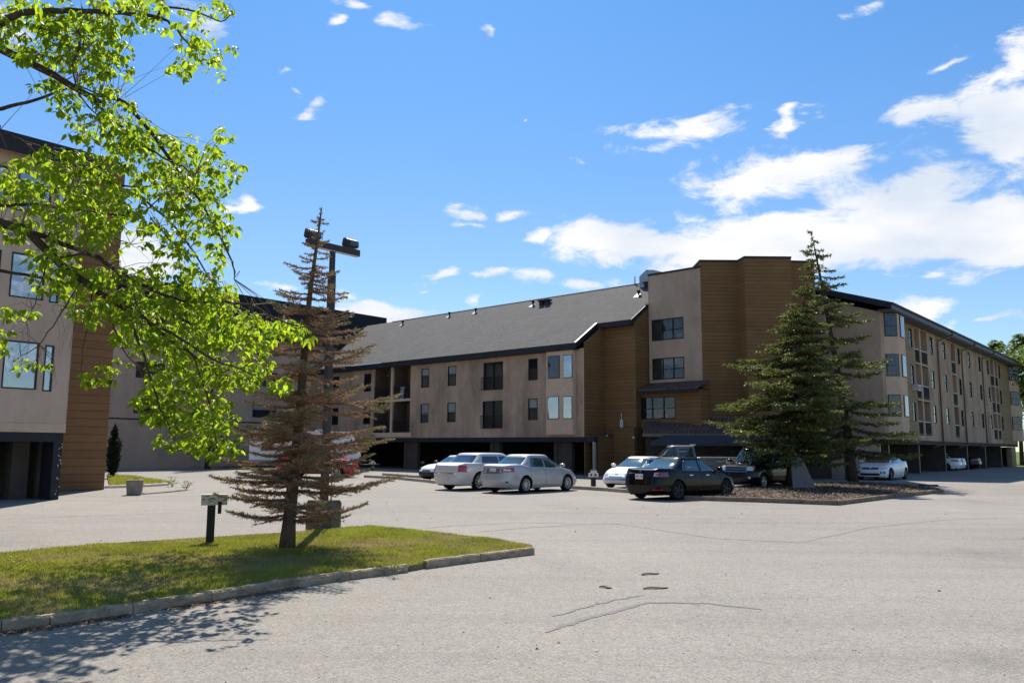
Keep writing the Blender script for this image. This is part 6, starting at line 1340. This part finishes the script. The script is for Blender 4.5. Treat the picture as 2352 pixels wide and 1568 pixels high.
# concrete block
p0, p1 = G(284, 1137), G(318, 1137); o_ = empty('concrete_block', ((p0.x+p1.x)/2, (p0.y+p1.y)/2+.25, 0), 70); tag(o_, 'square concrete bollard block at the edge of the small lawn', 'block')
b = MB(); b.add([(-.23,-.23,0),(.23,-.23,0),(.23,.23,0),(-.23,.23,0),(-.27,-.27,.52),(.27,-.27,.52),(.27,.27,.52),(-.27,.27,.52)], [(3,2,1,0),(4,5,6,7),(0,1,5,4),(1,2,6,5),(2,3,7,6),(3,0,4,7)]); b.build('block_body', CONC_D, o_)
b = MB(); b.tube([(-.05,0,.52),(0,0,.57),(.08,0,.565),(.1,0,.52)], .012, 5); b.build('lifting_loop', BLACK, o_)
# leaning slab by the spruce
sp = G(1877, 1127); o_ = empty('leaning_slab', (sp.x, sp.y, .05), 95); tag(o_, 'pale grey concrete slab leaning beside the trunk of the dense spruce', 'slab')
b = MB(); a_ = [(-.95,.05,0),(0,-.02,-.03),(-.38,.30,1.05),(-.55,.34,1.30),(-.95,.34,1.32)]; q_ = [(x, y+.09, z+.01) for x, y, z in a_]; b.add(a_+q_, [(0,1,2,3,4),(9,8,7,6,5)]+[(i,5+i,5+(i+1) % 5,(i+1) % 5) for i in range(5)]); b.build('slab_face', mat('slab grey', (.20,.18,.17), .9, .2, noise=(1.5,.15), bump=(30,.3,.01)), o_, recalc=True)
# wall service: meter, conduit and porch lamps on the siding
o_ = empty('gas_meter', (*cwl(1.35, 2.15), 0), 133); tag(o_, 'small white meter with conduit on the brown siding beside the porch', 'meter')
b = MB(); b.box(.05,.25,-.12,0,3.05,3.55); b.build('meter_box', LTRIM, o_); b = MB(); b.tube([(.15,-.06,3.55),(.15,-.06,3.95)], .035, 6); b.tube([(.15,-.06,2.75),(.15,-.06,3.05)], .03, 6); b.build('mast', LTRIM, o_); b = MB(); b.tube([(.45,-.04,3.3),(.45,-.04,2.55)], .02, 5); b.tube([(-1.1,-.04,2.55),(1.0,-.04,2.55)], .02, 5); b.build('conduit', PIPE, o_)
for (px, py, Yd, lb_) in [(1207, 993.5, 0, 'small white lamp at the left end of the siding conduit'), (1463, 1000, 0, 'small white lamp under the left corner of the porch roof')]:
    pass
for (x, y, z, lb_) in [(-.0+.35, 2.05, 2.50, 'small white wall lamp at the left end of the siding conduit'), (2.75, 1.6, 2.38, 'small white lamp under the left corner of the porch roof')]:
    X, Y = cwl(x, y); o_ = empty('wall_lamp', (X, Y, z), 133); tag(o_, lb_, 'lamp', 'lamps on the siding'); b = MB(); b.lathe([(.001,-.08),(.07,-.06),(.10,0),(.07,.06),(.001,.08)], 10); b.build('globe', LTRIM, o_); b = MB(); b.box(-.03,.03,.0,.14,-.03,.03); b.build('bracket', PIPE, o_)
o_ = empty('air_conditioner', (*rbw(7.5, -.02), 0), 40); tag(o_, 'white air conditioner in the middle left window of the right block', 'air conditioner'); b = MB(); b.box(-.42,.38,-.42,0,6.02,6.45); b.build('casing', LTRIM, o_); b = MB(); b.box(-.36,.32,-.435,-.421,6.08,6.38); b.build('grille', mat('grille grey', (.3,.3,.3), .6, .3), o_)
# balcony things, centre wing
def thing_box(nm, lb_, cat_, x, y, z, az_=133): X, Y = cwl(x, y); o = empty(nm, (X, Y, z), az_); tag(o, lb_, cat_); return o
o_ = thing_box('patio_chair', 'pale plastic chair back leaning in the upper right balcony of the centre wing', 'chair', -18.6, .35, 5.50); b = MB(); b.prism_x([(0,.0),(.06,0),(.16,.95),(.10,.97)], -.22, .26); b.build('backrest', LTRIM, o_, recalc=True); b = MB(); b.box(-.22,.26,.06,.45,.40,.44); b.build('seat', LTRIM, o_)
for x in (-.2, .2): b = MB(); b.box(x, x+.03, .40, .43, 0, .40); b.build('leg', LTRIM, o_)
o_ = thing_box('flower_pot', 'small round pale pot on the floor of the lower left balcony', 'pot', -20.6, .35, 2.86); b = MB(); b.lathe([(.001,0),(.12,0),(.19,.2),(.17,.34),(.21,.36),(.19,.38),(.001,.36)], 14); b.build('pot_body', mat('pot pale', (.5,.42,.45), .6, .3), o_); b = MB(); b.lathe([(.001,.355),(.16,.37)], 12); b.build('soil', BARK, o_)
o_ = thing_box('hanging_basket', 'plant basket hanging high in the upper left balcony', 'basket', -20.3, .4, 7.45); b = MB(); b.lathe([(.001,-.1),(.12,-.08),(.16,.05),(.14,.05)], 12); b.build('basket', PIPE, o_); b = MB(); b.tube([(-.15,0,.05),(0,0,.45),(.15,0,.05)], .006, 4); b.build('hanger', LTRIM, o_); leaf_field('leaves', np.random.default_rng(2).normal(0,.12,(26,3))+np.array([0,0,.08]), None, .12, WEED, o_, np.random.default_rng(3), (3,4), .5)
# bark scraps on the asphalt and debris on the kerb end
for (px, py, L_, az_, lb_) in [(1506, 1352, .34, 70, 'largest curled bark scrap on the open asphalt'), (1494, 1319, .30, 60, 'bark scrap farther up the open asphalt, pale'), (1391, 1350, .16, 110, 'small bark scrap left of the larger two')]:
    p = G(px, py); b = MB(); n = 8; vs = []
    for i in range(n+1):
        k = i/n; x = (k-.5)*L_; w_ = .017*(.4+sin(pi*k))*random.uniform(.5,1.3); z = .008+.008*sin(pi*k*1.3)*random.uniform(.6,1.2); y = .02*sin(k*6); vs += [(x,y-w_,z+.006),(x,y+w_,z+.012),(x,y+w_*.6,z-.006),(x,y-w_*.6,z-.006)]
    b.add(vs, [(i*4+q,i*4+(q+1) % 4,(i+1)*4+(q+1) % 4,(i+1)*4+q) for i in range(n) for q in range(4)]+[(0,1,2,3),(n*4+3,n*4+2,n*4+1,n*4)]); o = b.build('bark_scrap', mat('bark scrap', (.11,.08,.06), .9, .1, noise=(20,.4)), recalc=True); o.location = (p.x, p.y, 0); o.rotation_euler = (0,0,radians(90-az_)); tag(o, lb_, 'bark scrap', 'bark scraps on the asphalt')
p = G(2140, 1127); b = MB(); b.add([(-.5,-.1,.19),(.4,-.12,.19),(.5,.12,.19),(-.4,.14,.19),(-.46,-.06,.25),(.3,-.1,.27),(.44,.1,.24),(-.34,.1,.26)], [(3,2,1,0),(4,5,6,7),(0,1,5,4),(1,2,6,5),(2,3,7,6),(3,0,4,7)]); o = b.build('rock', BLACK); o.location = (p.x, p.y+.2, 0); tag(o, 'flat black lump lying on the right tip of the mulched island', 'rock')
# mulch chips
r_ = np.random.default_rng(9)
MP = RI_F + RI_B; xs = [p.x for p in MP]; ys = [p.y for p in MP]; x = r_.uniform(min(xs), max(xs), 26000); y = r_.uniform(min(ys), max(ys), 26000); k = in_poly(x, y, [(p.x, p.y) for p in MP]); x, y = x[k], y[k]; N = len(x); a = r_.uniform(0, 2*pi, N); L_ = r_.uniform(.015, .045, N); w_ = r_.uniform(.007, .016, N); ti = r_.normal(0, .35, N)
u = np.stack([np.cos(a), np.sin(a), ti], 1)*L_[:, None]; v = np.stack([-np.sin(a), np.cos(a), r_.normal(0, .3, N)], 1)*w_[:, None]; c_ = np.stack([x, y, .10+r_.uniform(.005, .05, N)], 1); V = np.stack([c_-u-v, c_+u-v, c_+u+v, c_-u+v], 1).reshape(-1, 3)
tag(np_mesh('mulch', V, np.arange(N*4).reshape(-1, 4), leaf_mat('mulch chips', [(.05,.033,.024), (.12,.08,.055), (.24,.18,.13), (.07,.05,.035), (.42,.35,.27)], 0, .9, .1)), 'dark bark mulch chips spread over the tree island', 'mulch', kind='stuff')
# pebbles and grit on the near asphalt
N = 2600; x = r_.uniform(-9, 12, N); y = r_.uniform(4.5, 26, N); s_ = r_.uniform(.003, .010, N)*(1+(r_.random(N) < .03)*1.5); V = []; 
base8 = np.array([[1,0,0],[0,1,0],[-1,0,0],[0,-1,0],[0,0,.8]]); V = (np.stack([x, y, np.full(N, .001)], 1)[:, None]+base8[None]*s_[:, None, None]*r_.uniform(.6, 1.3, (N, 5, 1))).reshape(-1, 3); b0 = (np.arange(N)*5)[:, None]
tag(np_mesh('grit', V, np.concatenate([b0+np.array([[0,1,4]]), b0+np.array([[1,2,4]]), b0+np.array([[2,3,4]]), b0+np.array([[3,0,4]])]), leaf_mat('grit stones', [(.06,.055,.05), (.3,.28,.25), (.12,.10,.09), (.45,.42,.38)], 0, .9, .1)), 'loose grit scattered over the near asphalt', 'grit', kind='stuff')
# fallen needles under the dying spruce
N = 9000; a = r_.uniform(0, 2*pi, N); q = np.abs(r_.normal(0, .62, N)); x = B1[0]+.15+q*np.cos(a)*1.25; y = B1[1]+q*np.sin(a)*.9; an = r_.uniform(0, 2*pi, N); u = np.stack([np.cos(an), np.sin(an), r_.normal(0,.2,N)], 1)*r_.uniform(.012,.03,N)[:,None]; v = np.stack([-np.sin(an), np.cos(an), np.zeros(N)], 1)*.003; c_ = np.stack([x, y, .08+r_.uniform(.003,.02,N)], 1); V = np.stack([c_-u-v, c_+u-v, c_+u+v, c_-u+v], 1).reshape(-1, 3)
tag(np_mesh('needle_litter', V, np.arange(N*4).reshape(-1, 4), leaf_mat('litter', [(.20,.11,.07), (.30,.19,.13), (.14,.08,.05)], 0, .9, .1)), 'fallen brown needles around the foot of the dying spruce', 'litter', kind='stuff')

# brown litter and grit gathered at the foot of the near kerb
N = 5200; V = []; seg = list(zip(ISL_F[:-1], ISL_F[1:])); r_ = np.random.default_rng(12); i_ = r_.integers(0, len(seg), N); t_ = r_.random(N); A_ = np.array([tuple(a) for a, b in seg]); B_ = np.array([tuple(b) for a, b in seg])
p = A_[i_]+(B_[i_]-A_[i_])*t_[:, None]; d = (B_[i_]-A_[i_]); d /= np.linalg.norm(d, axis=1)[:, None]; out = np.stack([d[:, 1], -d[:, 0], np.zeros(N)], 1); keep = vnoise(p[:, 0], p[:, 1], 1.3, 8) > .38
p = p+out*(.06+np.abs(r_.normal(0, .07, N)))[:, None]; p = p[keep]; N = len(p); an = r_.uniform(0, 2*pi, N); u = np.stack([np.cos(an), np.sin(an), r_.normal(0,.3,N)], 1)*r_.uniform(.004,.018,N)[:,None]; v = np.stack([-np.sin(an), np.cos(an), r_.normal(0,.3,N)], 1)*r_.uniform(.003,.008,N)[:,None]; c_ = p+np.stack([np.zeros(N), np.zeros(N), r_.uniform(.002,.012,N)], 1); V = np.stack([c_-u-v, c_+u-v, c_+u+v, c_-u+v], 1).reshape(-1, 3)
tag(np_mesh('kerb_litter', V, np.arange(N*4).reshape(-1, 4), MATS['litter']), 'brown bits gathered in the gutter along the near kerb', 'litter', kind='stuff')
